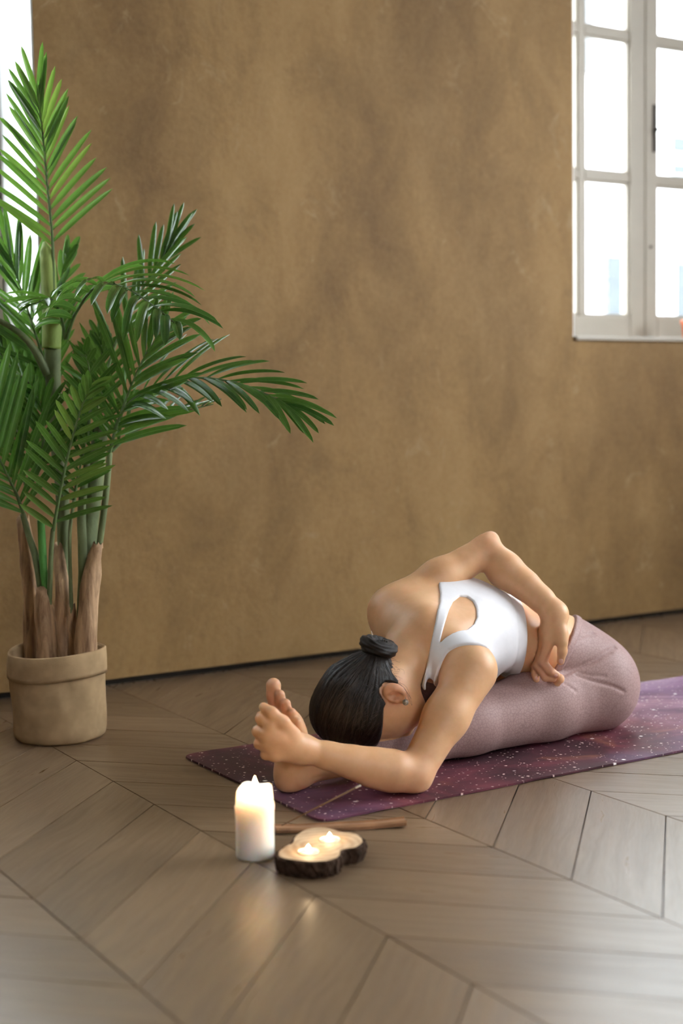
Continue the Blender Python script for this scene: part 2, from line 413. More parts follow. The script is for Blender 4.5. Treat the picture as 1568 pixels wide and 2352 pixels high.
# ---------------------------------------------------------------- SDF modelling (body, clothing, hair)
V3 = lambda *a: np.array(a, dtype=np.float64)
REC = None
def sd_cone(p, a, b, ra, rb):
    if REC is not None: REC.extend([np.minimum(a, b) - max(ra, rb), np.maximum(a, b) + max(ra, rb)])
    a = np.asarray(a, float); b = np.asarray(b, float)
    ba = b - a; L2 = float(ba @ ba) + 1e-12
    t = np.clip(((p - a) @ ba) / L2, 0, 1)
    d = p - a - t[:, None] * ba
    return np.sqrt((d * d).sum(1)) - (ra + (rb - ra) * t)
def sd_ell(p, c, M, r):
    # ellipsoid: centre c, rows of M = local axes, radii r
    if REC is not None: REC.extend([np.asarray(c) - max(r), np.asarray(c) + max(r)])
    q = (p - np.asarray(c)) @ np.asarray(M).T
    r = np.asarray(r, float)
    k0 = np.sqrt(((q / r) ** 2).sum(1)); k1 = np.sqrt(((q / (r * r)) ** 2).sum(1)) + 1e-9
    return k0 * (k0 - 1) / k1
def culled(fn, *args):
    """evaluate fn only near its own bounding box (an upper bound stands in elsewhere)"""
    global REC
    REC = []; fn(np.zeros((1, 3)), *args); b = np.array(REC); REC = None
    lo, hi = b.min(0), b.max(0)
    def g(p):
        db = np.sqrt((np.maximum(np.maximum(lo - p, p - hi), 0) ** 2).sum(1))
        out = db + .05
        m = db < .05
        if m.any(): out[m] = fn(p[m], *args)
        return out
    return g
def smin(a, b, k):
    h = np.maximum(k - np.abs(a - b), 0) / k
    return np.minimum(a, b) - h * h * k * .25
def smax(a, b, k): return -smin(-a, -b, k)
def frame(x, y):
    x = np.asarray(x, float); x = x / np.linalg.norm(x)
    y = np.asarray(y, float); y = y - x * (x @ y); y = y / np.linalg.norm(y)
    return np.array([x, y, np.cross(x, y)])
def chain(p, pts, k=.012):
    d = None
    for (a, ra), (b, rb) in zip(pts[:-1], pts[1:]):
        c = sd_cone(p, a, b, ra, rb)
        d = c if d is None else smin(d, c, k)
    return d
def polycurve_dist(p, pts):
    d = np.full(len(p), 9.)
    for a, b in zip(pts[:-1], pts[1:]): d = np.minimum(d, sd_cone(p, a, b, 0, 0))
    return d
def polygonize(f, lo, hi, h, name=None):
    """surface nets of f over a box; f is evaluated only in blocks near the surface"""
    lo = np.asarray(lo, float); hi = np.asarray(hi, float)
    B = 4
    nb = (np.ceil((hi - lo) / (h * B * 2)) * 2).astype(int)
    n = nb * B + 1
    # two-level search for the blocks that hold the surface
    cs2 = h * B * 2
    g2 = np.stack(np.meshgrid(*[np.arange(k // 2) for k in nb], indexing='ij'), -1).reshape(-1, 3)
    d2 = f(lo + (g2 + .5) * cs2)
    D = np.full(n, .05, np.float32)
    for i, j, k in g2[d2 <= -cs2 * 1.25]: D[i*8:i*8+9, j*8:j*8+9, k*8:k*8+9] = -.05
    a2 = g2[np.abs(d2) < cs2 * 1.25]
    oct_ = np.array([(i, j, k) for i in (0, 1) for j in (0, 1) for k in (0, 1)])
    gi = (a2[:, None] * 2 + oct_[None]).reshape(-1, 3)
    cs = h * B
    dc = f(lo + (gi + .5) * cs)
    for i, j, k in gi[dc <= -cs * 1.4]: D[i*B:i*B+B+1, j*B:j*B+B+1, k*B:k*B+B+1] = -.05
    act = gi[np.abs(dc) < cs * 1.4]
    need = np.zeros(n, bool)
    for i in range(B + 1):
        for j in range(B + 1):
            for k in range(B + 1): need[act[:, 0]*B+i, act[:, 1]*B+j, act[:, 2]*B+k] = True
    idx = np.argwhere(need)
    for q in range(0, len(idx), 200000):
        a = idx[q:q+200000]; D[a[:, 0], a[:, 1], a[:, 2]] = f(lo + a * h)
    neg = D < 0
    c = np.zeros(n - 1, np.int8)
    for i in (0, 1):
        for j in (0, 1):
            for k in (0, 1):
                c += neg[i:n[0]-1+i, j:n[1]-1+j, k:n[2]-1+k]
    cells = np.argwhere((c > 0) & (c < 8))
    vid = np.full(n - 1, -1, np.int32); vid[tuple(cells.T)] = np.arange(len(cells))
    acc = np.zeros((len(cells), 3)); cnt = np.zeros(len(cells))
    corners = [(i, j, k) for i in (0, 1) for j in (0, 1) for k in (0, 1)]
    for ci in corners:
        for ax in range(3):
            if ci[ax]: continue
            cj = list(ci); cj[ax] = 1
            A = D[cells[:, 0]+ci[0], cells[:, 1]+ci[1], cells[:, 2]+ci[2]].astype(float)
            Bv = D[cells[:, 0]+cj[0], cells[:, 1]+cj[1], cells[:, 2]+cj[2]].astype(float)
            m = (A < 0) != (Bv < 0)
            t = np.where(m, A / np.where(m, A - Bv, 1), 0)
            pt = np.tile(np.array(ci, float), (len(cells), 1)); pt[:, ax] += t
            acc[m] += pt[m]; cnt[m] += 1
    verts = lo + (cells + acc / cnt[:, None]) * h
    faces = []
    for ax in range(3):
        u, w = [(1, 2), (2, 0), (0, 1)][ax]
        sl0 = [slice(None)] * 3; sl1 = [slice(None)] * 3
        sl0[ax] = slice(0, n[ax] - 1); sl1[ax] = slice(1, n[ax])
        e = np.argwhere(neg[tuple(sl0)] != neg[tuple(sl1)])
        ok = (e[:, u] > 0) & (e[:, w] > 0) & (e[:, u] < n[u] - 1) & (e[:, w] < n[w] - 1)
        e = e[ok]
        def cell(du, dw):
            q = e.copy(); q[:, u] -= du; q[:, w] -= dw
            return vid[q[:, 0], q[:, 1], q[:, 2]]
        Q = np.stack([cell(1, 1), cell(0, 1), cell(0, 0), cell(1, 0)], 1)
        flip = ~neg[e[:, 0], e[:, 1], e[:, 2]]
        Q[flip] = Q[flip][:, ::-1]
        faces.append(Q)
    F_ = np.concatenate(faces)
    F_ = F_[(F_ >= 0).all(1)]
    return verts, F_

# ---------------------------------------------------------------- the woman's pose (joint positions in metres)
hipL = V3(2.375, 2.690, .105); kneeL = V3(1.93, 2.642, .074); ankL = V3(1.505, 2.612, .054)
hipR = V3(2.40, 2.86, .108); kneeR = V3(2.07, 3.12, .085); ankR = V3(2.21, 2.82, .160)
shL = V3(*pz(1082, 1542, 3.17)); elL = V3(*pz(950, 1781, 3.03)); wrL = V3(*pz(697, 1722, 2.965))
shR = V3(*pz(900, 1398, 3.37)); elR = V3(*pz(1116, 1263, 3.47)); wrR = V3(*pz(1274, 1410, 3.40))
pelv = V3(2.385, 2.775, .145)
waist = V3(2.195, 2.755, .244); thor = V3(2.02, 2.742, .295); upth = V3(1.89, 2.69, .275)
neck0 = V3(*pz(940, 1490, 3.23))
headc = V3(*pz(836, 1611, 3.15))
tL = (shR - shL) / np.linalg.norm(shR - shL)             # her left -> right
tP = V3(0, 1, 0)
sP = frame(waist - pelv, tP); 
def tframe(s, t): return frame(s, t)                        # rows: spine, lateral, (spine x lateral) = chest side
def torso(p):
    f0 = tframe(V3(-.75, -.1, .35), tP)
    d = sd_ell(p, pelv + V3(-.01, 0, .012), f0, (.120, .155, .105))
    # buttocks
    d = smin(d, sd_ell(p, V3(2.395, 2.686, .112), np.eye(3), (.112, .102, .107)), .05)
    d = smin(d, sd_ell(p, V3(2.405, 2.850, .108), np.eye(3), (.112, .102, .108)), .05)
    f1 = tframe(waist - pelv, tP * .6 + tL * .4)
    d = smin(d, sd_ell(p, (waist + pelv) / 2 + V3(0, 0, .02), f1, (.14, .135, .095)), .06)
    f2 = tframe(thor - waist, tP * .3 + tL * .7)
    d = smin(d, sd_ell(p, waist, f2, (.13, .135, .090)), .06)
    f3 = tframe(upth - thor, tL)
    d = smin(d, sd_ell(p, thor, f3, (.155, .158, .102)), .05)
    d = smin(d, sd_ell(p, upth, f3, (.10, .145, .085)), .05)
    # bust
    d = smin(d, sd_ell(p, thor + f3[0]*.03 - f3[1]*.065 + f3[2]*.075, f3, (.06, .06, .055)), .03)
    d = smin(d, sd_ell(p, thor + f3[0]*.03 + f3[1]*.065 + f3[2]*.075, f3, (.06, .06, .055)), .03)
    # shoulder girdle
    d = smin(d, chain(p, [(shL + tL*.03, .050), ((shL+shR)/2 + f3[0]*.02 - f3[2]*.02, .062), (shR - tL*.03, .050)], .03), .05)
    # shoulder blades
    for sg, c in ((-1, shL), (1, shR)):
        m = (c * .5 + thor * .5) - f3[2] * .050 - f3[1]*sg*.015
        d = smin(d, sd_ell(p, m, f3, (.07, .042, .030)), .05)
    return d
def legs(p, what='both'):
    dl = chain(p, [(hipL + V3(0, 0, .005), .104), ((hipL*.62+kneeL*.38) + V3(0, 0, -.003), .0875), (kneeL*.93+hipL*.07, .064), (kneeL, .058)], .03)
    dl = smin(dl, sd_ell(p, V3(1.775, 2.632, .062), np.eye(3), (.13, .052, .055)), .03)
    dl = smin(dl, chain(p, [(kneeL, .056), (V3(1.70, 2.626, .060), .046), (ankL, .036)], .02), .025)
    dr = chain(p, [(hipR, .105), (hipR*.5+kneeR*.5, .088), (kneeR, .064)], .03)
    dr = smin(dr, chain(p, [(kneeR, .060), (kneeR*.65+ankR*.35 + V3(0, 0, .005), .058), (ankR, .036)], .02), .025)
    if what == 'L': return dl
    if what == 'R': return dr
    return np.minimum(dl, dr)
def foot_left(p):
    h = ankL
    X = 1.446
    d = sd_ell(p, V3(X + .022, 2.672, .036), np.eye(3), (.034, .031, .037))
    d = smin(d, chain(p, [(V3(X+.04, 2.672, .05), .035), (V3(X+.020, 2.668, .10), .028), (V3(X+.006, 2.664, .160), .024)], .02), .03)
    d = smin(d, chain(p, [(V3(X+.025, 2.660, .06), .028), (V3(X+.016, 2.640, .11), .020), (V3(X+.010, 2.634, .140), .017)], .02), .03)
    d = smin(d, chain(p, [(V3(X+.06, 2.672, .075), .034), (V3(X+.022, 2.682, .13), .024), (V3(X+.012, 2.690, .178), .020)], .02), .03)
    d = smin(d, sd_ell(p, V3(X+.008, 2.664, .160), np.eye(3), (.019, .040, .030)), .015)    # ball of the foot
    # malleoli
    d = smin(d, sd_ell(p, V3(1.505, 2.638, .062), np.eye(3), (.016, .012, .018)), .02)
    d = smin(d, sd_ell(p, V3(1.50, 2.706, .070), np.eye(3), (.016, .012, .018)), .02)
    toes = [((X+.010, 2.694, .178), (X+.000, 2.694, .216), (X-.002, 2.692, .238), .0160),
            ((X+.008, 2.676, .174), (X-.002, 2.672, .206), (X-.006, 2.671, .221), .0108),
            ((X+.008, 2.661, .164), (X-.003, 2.656, .191), (X-.006, 2.655, .204), .0104),
            ((X+.009, 2.647, .152), (X-.002, 2.641, .174), (X-.005, 2.640, .186), .0100),
            ((X+.010, 2.634, .138), (X-.000, 2.628, .156), (X-.003, 2.627, .167), .0096)]
    for a, b, c, r in toes:
        d = smin(d, chain(p, [(V3(*a), r*1.05), (V3(*b), r*.92), (V3(*c), r)], .006), .006)
    return d
def foot_right(p):
    # half-lotus foot lying on the left thigh crease, toes toward the camera
    toe = V3(*pz(1284, 1559, 3.405))
    heel = ankR + V3(.06, .03, -.01)
    mid = toe*.45 + ankR*.55 + V3(.012, 0, .0)
    d = chain(p, [(ankR, .036), (mid, .030), (toe*.8+ankR*.2, .026)], .02)
    d = smin(d, sd_cone(p, ankR, heel, .034, .030), .02)
    d = smin(d, sd_cone(p, toe*.82+ankR*.18, toe, .015, .0125), .01)
    ax = frame(toe - ankR, V3(-.25, .4, -.8))
    for i in range(1, 5):
        b = toe*.8 + ankR*.2 + ax[1]*.014*i; e = toe + ax[1]*.0135*i - ax[0]*.006*i
        d = smin(d, sd_cone(p, b, e, .012, .0092), .006)
    return d
def arm_left(p):
    d = chain(p, [(shL, .056), (shL*.55+elL*.45, .046), (elL, .037)], .03)
    d = smin(d, chain(p, [(elL, .0365), (V3(*pz(900, 1771, 3.015)), .0395), (V3(*pz(850, 1761, 3.00)), .0350), (V3(*pz(800, 1748, 2.985)), .0278), (V3(*pz(750, 1735, 2.975)), .0232), (wrL, .0235)], .03), .02)
    d = smin(d, sd_ell(p, V3(*pz(951, 1808, 3.02)), np.eye(3), (.016, .016, .014)), .02)
    return d
def arm_right(p):
    d = chain(p, [(shR, .049), (shR*.5+elR*.5, .0445), (elR, .036)], .03)
    u = wrR - elR; u = u/np.linalg.norm(u)
    d = smin(d, chain(p, [(elR, .035), (V3(*pz(1160, 1310, 3.45)), .0390), (V3(*pz(1206, 1345, 3.43)), .0305), (V3(*pz(1244, 1378, 3.415)), .0252), (wrR, .0228)], .03), .015)
    d = smin(d, sd_ell(p, V3(*pz(1128, 1236, 3.48)), np.eye(3), (.015, .015, .015)), .02)
    return d
def finger(p, pts, rs, k=.004): return chain(p, list(zip([V3(*q) for q in pts], rs)), k)
def hand_left(p):
    z = 2.915
    kn = [pz(622, 1666, z-.003), pz(612, 1688, z), pz(618, 1712, z+.005), pz(631, 1735, z+.01)]
    d = None
    for q in kn:
        c = sd_cone(p, wrL + (V3(*q)-wrL)*.1, V3(*q), .021, .0135)
        d = c if d is None else smin(d, c, .018)
    d = smin(d, sd_cone(p, wrL, V3(*pz(640, 1692, z+.01)), .026, .022), .02)
    fs = [([kn[0], pz(599, 1651, z+.010), pz(600, 1645, z+.052), pz(612, 1643, z+.085)], (.0128, .0118, .0105, .0092)),
          ([kn[1], pz(592, 1680, z+.014), pz(598, 1678, z+.060), pz(612, 1674, z+.090)], (.0132, .0124, .0108, .0092)),
          ([kn[2], pz(596, 1708, z+.016), pz(603, 1704, z+.058), pz(615, 1700, z+.085)], (.0128, .0120, .0104, .0090)),
          ([kn[3], pz(610, 1733, z+.016), pz(616, 1727, z+.050), pz(626, 1722, z+.070)], (.0118, .0108, .0094, .0084))]
    for pts, rs in fs: d = smin(d, finger(p, pts, rs), .006)
    th = [pz(670, 1688, z+.02), pz(650, 1659, z-.002), pz(624, 1637, z-.006), pz(605, 1624, z+.004)]
    d = smin(d, finger(p, th, (.0190, .0130, .0112, .0098), .008), .008)
    return d
def hand_right(p):
    z = 3.385
    w = wrR
    imcp = V3(*pz(1261, 1470, z-.005)); mmcp = V3(*pz(1252, 1478, z+.012)); rmcp = V3(*pz(1248, 1484, z+.030)); pmcp = V3(*pz(1246, 1488, z+.045))
    d = sd_cone(p, w, imcp, .0225, .0145)
    for q in (mmcp, rmcp, pmcp): d = smin(d, sd_cone(p, w, q, .022, .0135), .018)
    d = smin(d, sd_cone(p, w, V3(*pz(1286, 1455, z-.005)), .0215, .017), .02)
    th = [pz(1287, 1455, z-.005), pz(1291, 1473, z-.012), pz(1291, 1496, z-.012), pz(1287, 1519, z-.010)]
    d = smin(d, finger(p, th, (.0165, .0125, .0108, .0092), .008), .012)
    fs = [([imcp, pz(1246, 1521, z), pz(1264, 1543, z-.008), pz(1278, 1550, z-.006)], (.0140, .0110, .0098, .0085)),
          ([mmcp, pz(1234, 1528, z+.012), pz(1252, 1556, z+.002), pz(1270, 1559, z+.002)], (.0135, .0110, .0095, .0085)),
          ([rmcp, pz(1229, 1528, z+.030), pz(1229, 1549, z+.020), pz(1231, 1561, z+.016)], (.0125, .0100, .0092, .0082)),
          ([pmcp, pz(1228, 1530, z+.048), pz(1226, 1552, z+.044), pz(1232, 1564, z+.042)], (.0115, .0092, .0085, .0078))]
    for pts, rs in fs: d = smin(d, finger(p, pts, rs), .003)
    return d
# head frame: rows = crown direction, face direction, her left-to-right
crown = V3(*pz(720, 1640, 3.13)) - V3(*pz(905, 1585, 3.15))
hdir_face = V3(.10, .15, -1)
hf = frame(crown, hdir_face)
def head(p):
    d = sd_ell(p, headc, hf, (.112, .090, .078))
    d = smin(d, sd_ell(p, headc - hf[0]*.055 + hf[1]*.030, hf, (.07, .066, .056)), .04)
    d = smin(d, sd_ell(p, headc - hf[0]*.105 + hf[1]*.058, hf, (.022, .022, .028)), .03)      # chin
    d = smin(d, sd_cone(p, headc + hf[1]*.088 - hf[0]*.012, headc + hf[1]*.104 - hf[0]*.045, .009, .013), .015)  # nose
    d = smin(d, sd_cone(p, headc + hf[1]*.088 - hf[0]*.075 - hf[2]*.016, headc + hf[1]*.088 - hf[0]*.075 + hf[2]*.016, .010, .010), .01)
    for s in (-1, 1):
        d = smax(d, -sd_ell(p, headc + hf[1]*.096 - hf[0]*.008 + hf[2]*s*.034, hf, (.014, .016, .020)), .012)
        d = smin(d, sd_ell(p, headc + hf[1]*.080 - hf[0]*.010 + hf[2]*s*.033, hf, (.012, .012, .012)), .004)
    # neck
    d = smin(d, chain(p, [(headc - hf[0]*.055 - hf[1]*.022, .052), (neck0*.55 + headc*.45 - hf[0]*.03, .050), (neck0, .055), (upth, .07)], .02), .02)
    return d
def ears(p):
    d = np.full(len(p), 9.)
    for s in (-1, 1):
        c = headc - hf[0]*.012 - hf[1]*.012 + hf[2]*s*.077 if s < 0 else earC
        ef = frame(hf[0]*.9 - hf[1]*.3, hf[1]) if s < 0 else EF
        out = hf[2]*s
        e3 = np.cross(ef[0], ef[1]); e3 = e3 * np.sign(e3 @ out)
        A = np.array([ef[0], ef[1], e3])
        e = sd_ell(p, c, A, (.0285, .0215, .0105))
        e = smax(e, -sd_ell(p, c + e3*.010 + ef[1]*.003 - ef[0]*.001, A, (.0215, .0150, .0095)), .003)
        e = smin(e, sd_ell(p, c - ef[0]*.024 + ef[1]*.004, A, (.0095, .0085, .0060)), .006)      # lobe
        e = smin(e, sd_ell(p, c + ef[1]*.0135 - ef[0]*.009 + e3*.004, A, (.0055, .0042, .0050)), .004)   # tragus
        e = smin(e, chain(p, [(c + ef[0]*.015 + ef[1]*.006 + e3*.004, .0030), (c + ef[0]*.006 - ef[1]*.008 + e3*.005, .0034), (c - ef[0]*.012 - ef[1]*.008 + e3*.004, .0032)], .004), .004)   # antihelix
        e = smax(e, -sd_ell(p, c + ef[1]*.006 - ef[0]*.004 + e3*.003, A, (.0075, .0055, .0080)), .003)     # concha
        d = np.minimum(d, e)
    return d
earC = V3(*pz(907, 1592, 3.078))
EF = frame(V3(*pz(886, 1584, 3.07)) - V3(*pz(926, 1606, 3.08)), hf[1])
TORSO = culled(torso); HEAD = culled(head); EARS = culled(ears)
ARML = culled(arm_left); ARMR = culled(arm_right); LEGL = culled(legs, 'L'); LEGR = culled(legs, 'R')
HANDL = culled(hand_left); HANDR = culled(hand_right); _FOOT = culled(foot_left)
def FOOTL(p):
    """the foot is turned so its sole faces the viewer a little more"""
    q = p - V3(1.466, 2.612, 0); c_, s_ = math.cos(.36), math.sin(.36)
    return _FOOT(np.stack([q[:, 0]*c_ + q[:, 1]*s_ + 1.470, -q[:, 0]*s_ + q[:, 1]*c_ + 2.674, q[:, 2]], 1))
FOOTR = culled(foot_right)
def blendw(p, c, r0, r1, lo): return np.clip(1 - (np.sqrt(((p - c)**2).sum(1)) - r0) / r1, lo, 1)
def lower(p):
    T = TORSO(p)
    T = smin(T, LEGL(p), .05 * blendw(p, hipL, .08, .10, .04))
    return smin(T, LEGR(p), .05 * blendw(p, hipR, .08, .10, .04))
CREASE = []
def crease_d(p):
    out = np.zeros(len(p))
    if CREASE:
        m = (np.abs(p - V3(2.36, 2.66, .2)) < .17).all(1)
        if m.any():
            q = p[m]; o = np.zeros(len(q))
            for pts, w, a in CREASE: o += a * np.exp(-(polycurve_dist(q, pts) / w) ** 2)
            out[m] = o
    return out
def body(p):
    T = lower(p)
    T = smin(T, HEAD(p), .015)
    T = smin(T, EARS(p), .004)
    T = smin(T, ARML(p), .05 * blendw(p, shL, .06, .08, .05))
    T = smin(T, ARMR(p), .05 * blendw(p, shR, .06, .08, .05))
    T = smin(T, HANDL(p), .02 * blendw(p, wrL, .03, .04, .1))
    T = smin(T, HANDR(p), .02 * blendw(p, wrR, .03, .04, .1))
    T = smin(T, FOOTL(p), .025 * blendw(p, ankL, .05, .04, .1))
    T = smin(T, FOOTR(p), .02 * blendw(p, ankR, .05, .04, .1))
    T = T + crease_d(p)
    return smax(T, .0065 - p[:, 2], .012)

# ---------------------------------------------------------------- clothing and hair as offset shells
f3T = tframe(upth - thor, tL)
def trace(fn, px, py, z0=2.7, z1=3.9):
    z = z0; d = ray(px, py)
    for _ in range(200):
        q = C + d * z
        v = float(fn(q[None])[0])
        if v < 2e-4 or z > z1: break
        z += v * .7
    return C + d * z
def poly_sd(u, poly):
    """signed distance to a 2-D polygon (negative inside)"""
    poly = np.asarray(poly, float); n = len(poly)
    d = np.full(len(u), 1e9); ins = np.zeros(len(u), bool)
    for i in range(n):
        a = poly[i]; b = poly[(i + 1) % n]; e = b - a; w = u - a
        t = np.clip((w @ e) / (e @ e + 1e-12), 0, 1)
        d = np.minimum(d, ((w - t[:, None] * e) ** 2).sum(1))
        c = ((a[1] <= u[:, 1]) != (b[1] <= u[:, 1]))
        xx = a[0] + (u[:, 1] - a[1]) / (b[1] - a[1] + 1e-12) * e[0]
        ins ^= c & (u[:, 0] < xx)
    return np.sqrt(d) * np.where(ins, -1, 1)
def st(q): q = np.atleast_2d(q) - thor; return np.stack([q @ f3T[0], q @ f3T[1]], 1)
def chest_n(p): return (p - thor) @ f3T[2]
def upper(p):
    T = TORSO(p)
    T = smin(T, HEAD(p), .015)
    T = smin(T, ARML(p), .05 * blendw(p, shL, .06, .08, .05))
    return smin(T, ARMR(p), .05 * blendw(p, shR, .06, .08, .05))
def base_bra(p):
    T = TORSO(p)
    T = smin(T, HEAD(p), .015)
    return smin(T, sd_cone(p, shL, shL * .8 + elL * .2, .056, .051), .05)
# one-shoulder sports bra: outline in torso coordinates (s toward the head, t from her left to her right)
BRA = [(-.08, .32), (.03, .08), (.105, .022), (.148, -.004), (.200, -.029), (.237, -.05), (.255, -.061), (.268, -.072), (.284, -.080), (.292, -.092), (.284, -.104), (.256, -.107),
       (.241, -.121), (.219, -.147), (.190, -.166), (.13, -.160), (.080, -.150), (.070, -.30), (-.5, -.3), (-.5, .32)]
KEY = [(1008,1482),(1016,1450),(1030,1403),(1040,1382),(1055,1371),(1072,1372),(1085,1381),(1093,1398),(1094,1420),(1087,1436),(1070,1450)]
_bk = np.concatenate([st(trace(base_bra, *q)) for q in KEY])
BP = V3(2.133, 2.632, .294); BN = V3(-.88, .45, .08); BN = BN / np.linalg.norm(BN)
def bra(p):
    b0 = base_bra(p); d = np.maximum(b0 - .0045, -b0 - .012)
    bd = (p - BP) @ BN
    d = d + .0018 * np.exp(-((bd - .030) / .0035) ** 2)
    u = st(p); n = chest_n(p)
    back = smax(poly_sd(u, BRA), -poly_sd(u, _bk), .003)
    back = np.where(u[:, 0] > .17, np.maximum(back, n - .030), back)
    front = np.maximum(u[:, 0] - .06, -(np.sqrt(((p - shL) ** 2).sum(1)) - .085))
    front = np.maximum(front, -(np.sqrt(((p - shR) ** 2).sum(1)) - .085))
    w = np.clip((n - .045) / .02, 0, 1)
    reg = np.maximum(back * (1 - w) + front * w, -((p - BP) @ BN))
    return smax(d, reg, .003)
WB = trace(torso, 1314, 1462); WA = trace(torso, 1330, 1440); WC = trace(torso, 1294, 1505)
WN = np.cross(WA - WC, ray(1310, 1456)); WN = WN / np.linalg.norm(WN) * (-1 if WN[0] > 0 else 1)
WN = .85 * WN + .15 * V3(-.87, -.2, .43); WN = WN / np.linalg.norm(WN)
HEM_L = 1.635
def leggings(p):
    d = smax(TORSO(p), (p - WB) @ WN, .003)
    d = smin(d, LEGL(p), .05 * blendw(p, hipL, .08, .10, .04))
    d = smin(d, LEGR(p), .05 * blendw(p, hipR, .08, .10, .04)) - .0045
    d = d + crease_d(p)
    d = smax(d, HEM_L - p[:, 0], .003)
    rk = (ankR - kneeR) / np.linalg.norm(ankR - kneeR)
    near = np.sqrt(((p - ankR) ** 2).sum(1)) < .12
    d = np.where(near, np.maximum(d, (p - (ankR - rk * .05)) @ rk * np.where(LEGL(p) - .005 < LEGR(p), 0, 1)), d)
    return smax(d, .0068 - p[:, 2], .01)
_cr = [([(1412,1486),(1388,1500),(1369,1514),(1348,1525),(1317,1538),(1294,1549)], .0045, .0085),
       ([(1324,1551),(1353,1561),(1378,1568),(1407,1576),(1432,1588)], .004, .0055),
       ([(1303,1483),(1322,1469),(1341,1457),(1364,1455)], .0055, .0045),
       ([(1308,1466),(1331,1446)], .004, .003),
       ([(1330,1546),(1360,1552),(1390,1553)], .004, .003),
       ([(1385,1506),(1405,1500)], .004, .003),
       ([(1295,1570),(1310,1578),(1322,1588)], .004, .002)]
_cr = [([trace(leggings, *q) for q in pts], w, a) for pts, w, a in _cr]
CREASE.extend(_cr)
bunc = V3(*pz(867, 1489, 3.13))
BF = frame(bunc - (headc + hf[0] * .01), hf[0])
def hab(p):
    q = p - headc; return q @ hf[0], q @ hf[1], q @ hf[2]
def hair(p):
    d = sd_ell(p, headc + hf[1]*.009, hf, (.126, .097, .093))
    d = smin(d, sd_cone(p, headc - hf[1]*.05 + hf[0]*.01, bunc - BF[0]*.014, .050, .020), .05)
    a, b, c = hab(p)
    line = np.where(b > -.01, -.030 + .30 * (b + .01), -.030 + (b + .01) * 1.6)
    line = np.maximum(line, -.085)
    d = smax(d, line - a, .010)
    d = smax(d, -sd_ell(p, earC + EF[0]*.002 + EF[1]*.004, EF, (.034, .024, .03)), .004)
    q = (p - bunc) @ BF.T
    phi = np.arctan2(q[:, 1], q[:, 2]); rr = np.sqrt(q[:, 1]**2 + q[:, 2]**2)
    d = d + np.clip(rr / .04, 0, 1) * (.0007 * np.sin(phi * 23 + 2 * np.sin(phi * 5)) + .0004 * np.sin(phi * 41 + 3 * np.sin(phi * 3)))
    return d
def bun(p):
    q = (p - bunc) @ BF.T
    phi = np.arctan2(q[:, 1], q[:, 2]); rr = np.sqrt(q[:, 1]**2 + q[:, 2]**2 * 1.0)
    R_ = .0225
    tor = np.sqrt((rr - R_) ** 2 + (q[:, 0] - .004) ** 2) - .0178
    psi = np.arctan2(q[:, 0] - .004, rr - R_)
    tor = tor + .0022 * np.sin(phi * 2 + 1.) + .0016 * np.sin(psi * 3 + phi * 2) + .0009 * np.sin(psi * 7 + phi * 4) + .0007 * np.sin(psi * 13 - phi * 2)
    core = sd_ell(p, bunc - BF[0] * .004, BF, (.018, .022, .022))
    return smin(tor, core, .006)
HAIR = culled(hair); BUN = culled(bun) if False else bun
# ================================================================ the woman
def mat_skin():
    m, nt, b = node_mat('skin'); n = N(nt); g = n.coord()
    at_ = n.new('ShaderNodeAttribute'); at_.attribute_name = 'flush'
    c = n.ramp(n.noise(g, 9, 5, .6), [(.3, (.66, .36, .170)), (.7, (.77, .455, .235))])
    c = n.mix(n.math('MULTIPLY', at_.outputs['Fac'], .8), c, (.62, .27, .17))
    c = n.mix(.10, c, n.ramp(n.noise(g, 70, 3), [(.3, (.45, .22, .13)), (.7, (.72, .46, .32))]))
    n.link(c, b.inputs['Base Color']); b.inputs['Roughness'].default_value = .46; b.inputs['Specular IOR Level'].default_value = .42
    b.inputs['Subsurface Weight'].default_value = .25; b.inputs['Subsurface Radius'].default_value = (1, .35, .2); b.inputs['Subsurface Scale'].default_value = .008
    n.bump(n.noise(g, 220, 3), .08, .001, b); return m
def mat_leggings():
    m, nt, b = node_mat('mauve_scale_leggings'); n = N(nt); g = n.coord()
    w = n.vmath('ADD', g, n.vmath('MULTIPLY', n.noise(g, 40, 2, out=1), (.006, .006, .006)))
    e = n.vor(w, 118, 'DISTANCE_TO_EDGE', rnd=.8); f = n.vor(w, 300, 'DISTANCE_TO_EDGE')
    base = n.ramp(n.noise(g, 6, 3), [(.3, (.33, .205, .190)), (.7, (.42, .275, .255))])
    c = n.mix(n.ramp(e, [(.01, (.45,)*3), (.11, (0,)*3)]), base, (.185, .105, .110))
    c = n.mix(n.ramp(f, [(.02, (.15,)*3), (.10, (0,)*3)]), c, (.22, .135, .135))
    n.link(c, b.inputs['Base Color']); b.inputs['Roughness'].default_value = .58; b.inputs['Specular IOR Level'].default_value = .28; b.inputs['Sheen Weight'].default_value = .0
    n.bump(e, .08, .002, b); return m
def mat_bra():
    m, nt, b = node_mat('white_jersey'); n = N(nt); g = n.coord()
    f = n.noise(n.mapping(g, (1, 1, 1)), 14, 4); n.link(n.ramp(f, [(.3, (.74, .73, .75)), (.7, (.84, .83, .85))]), b.inputs['Base Color'])
    b.inputs['Roughness'].default_value = .75; n.bump(n.math('ADD', f, n.math('MULTIPLY', n.noise(g, 600, 2), .2)), .12, .004, b); return m
PB = (2.0, 2.72, .006)
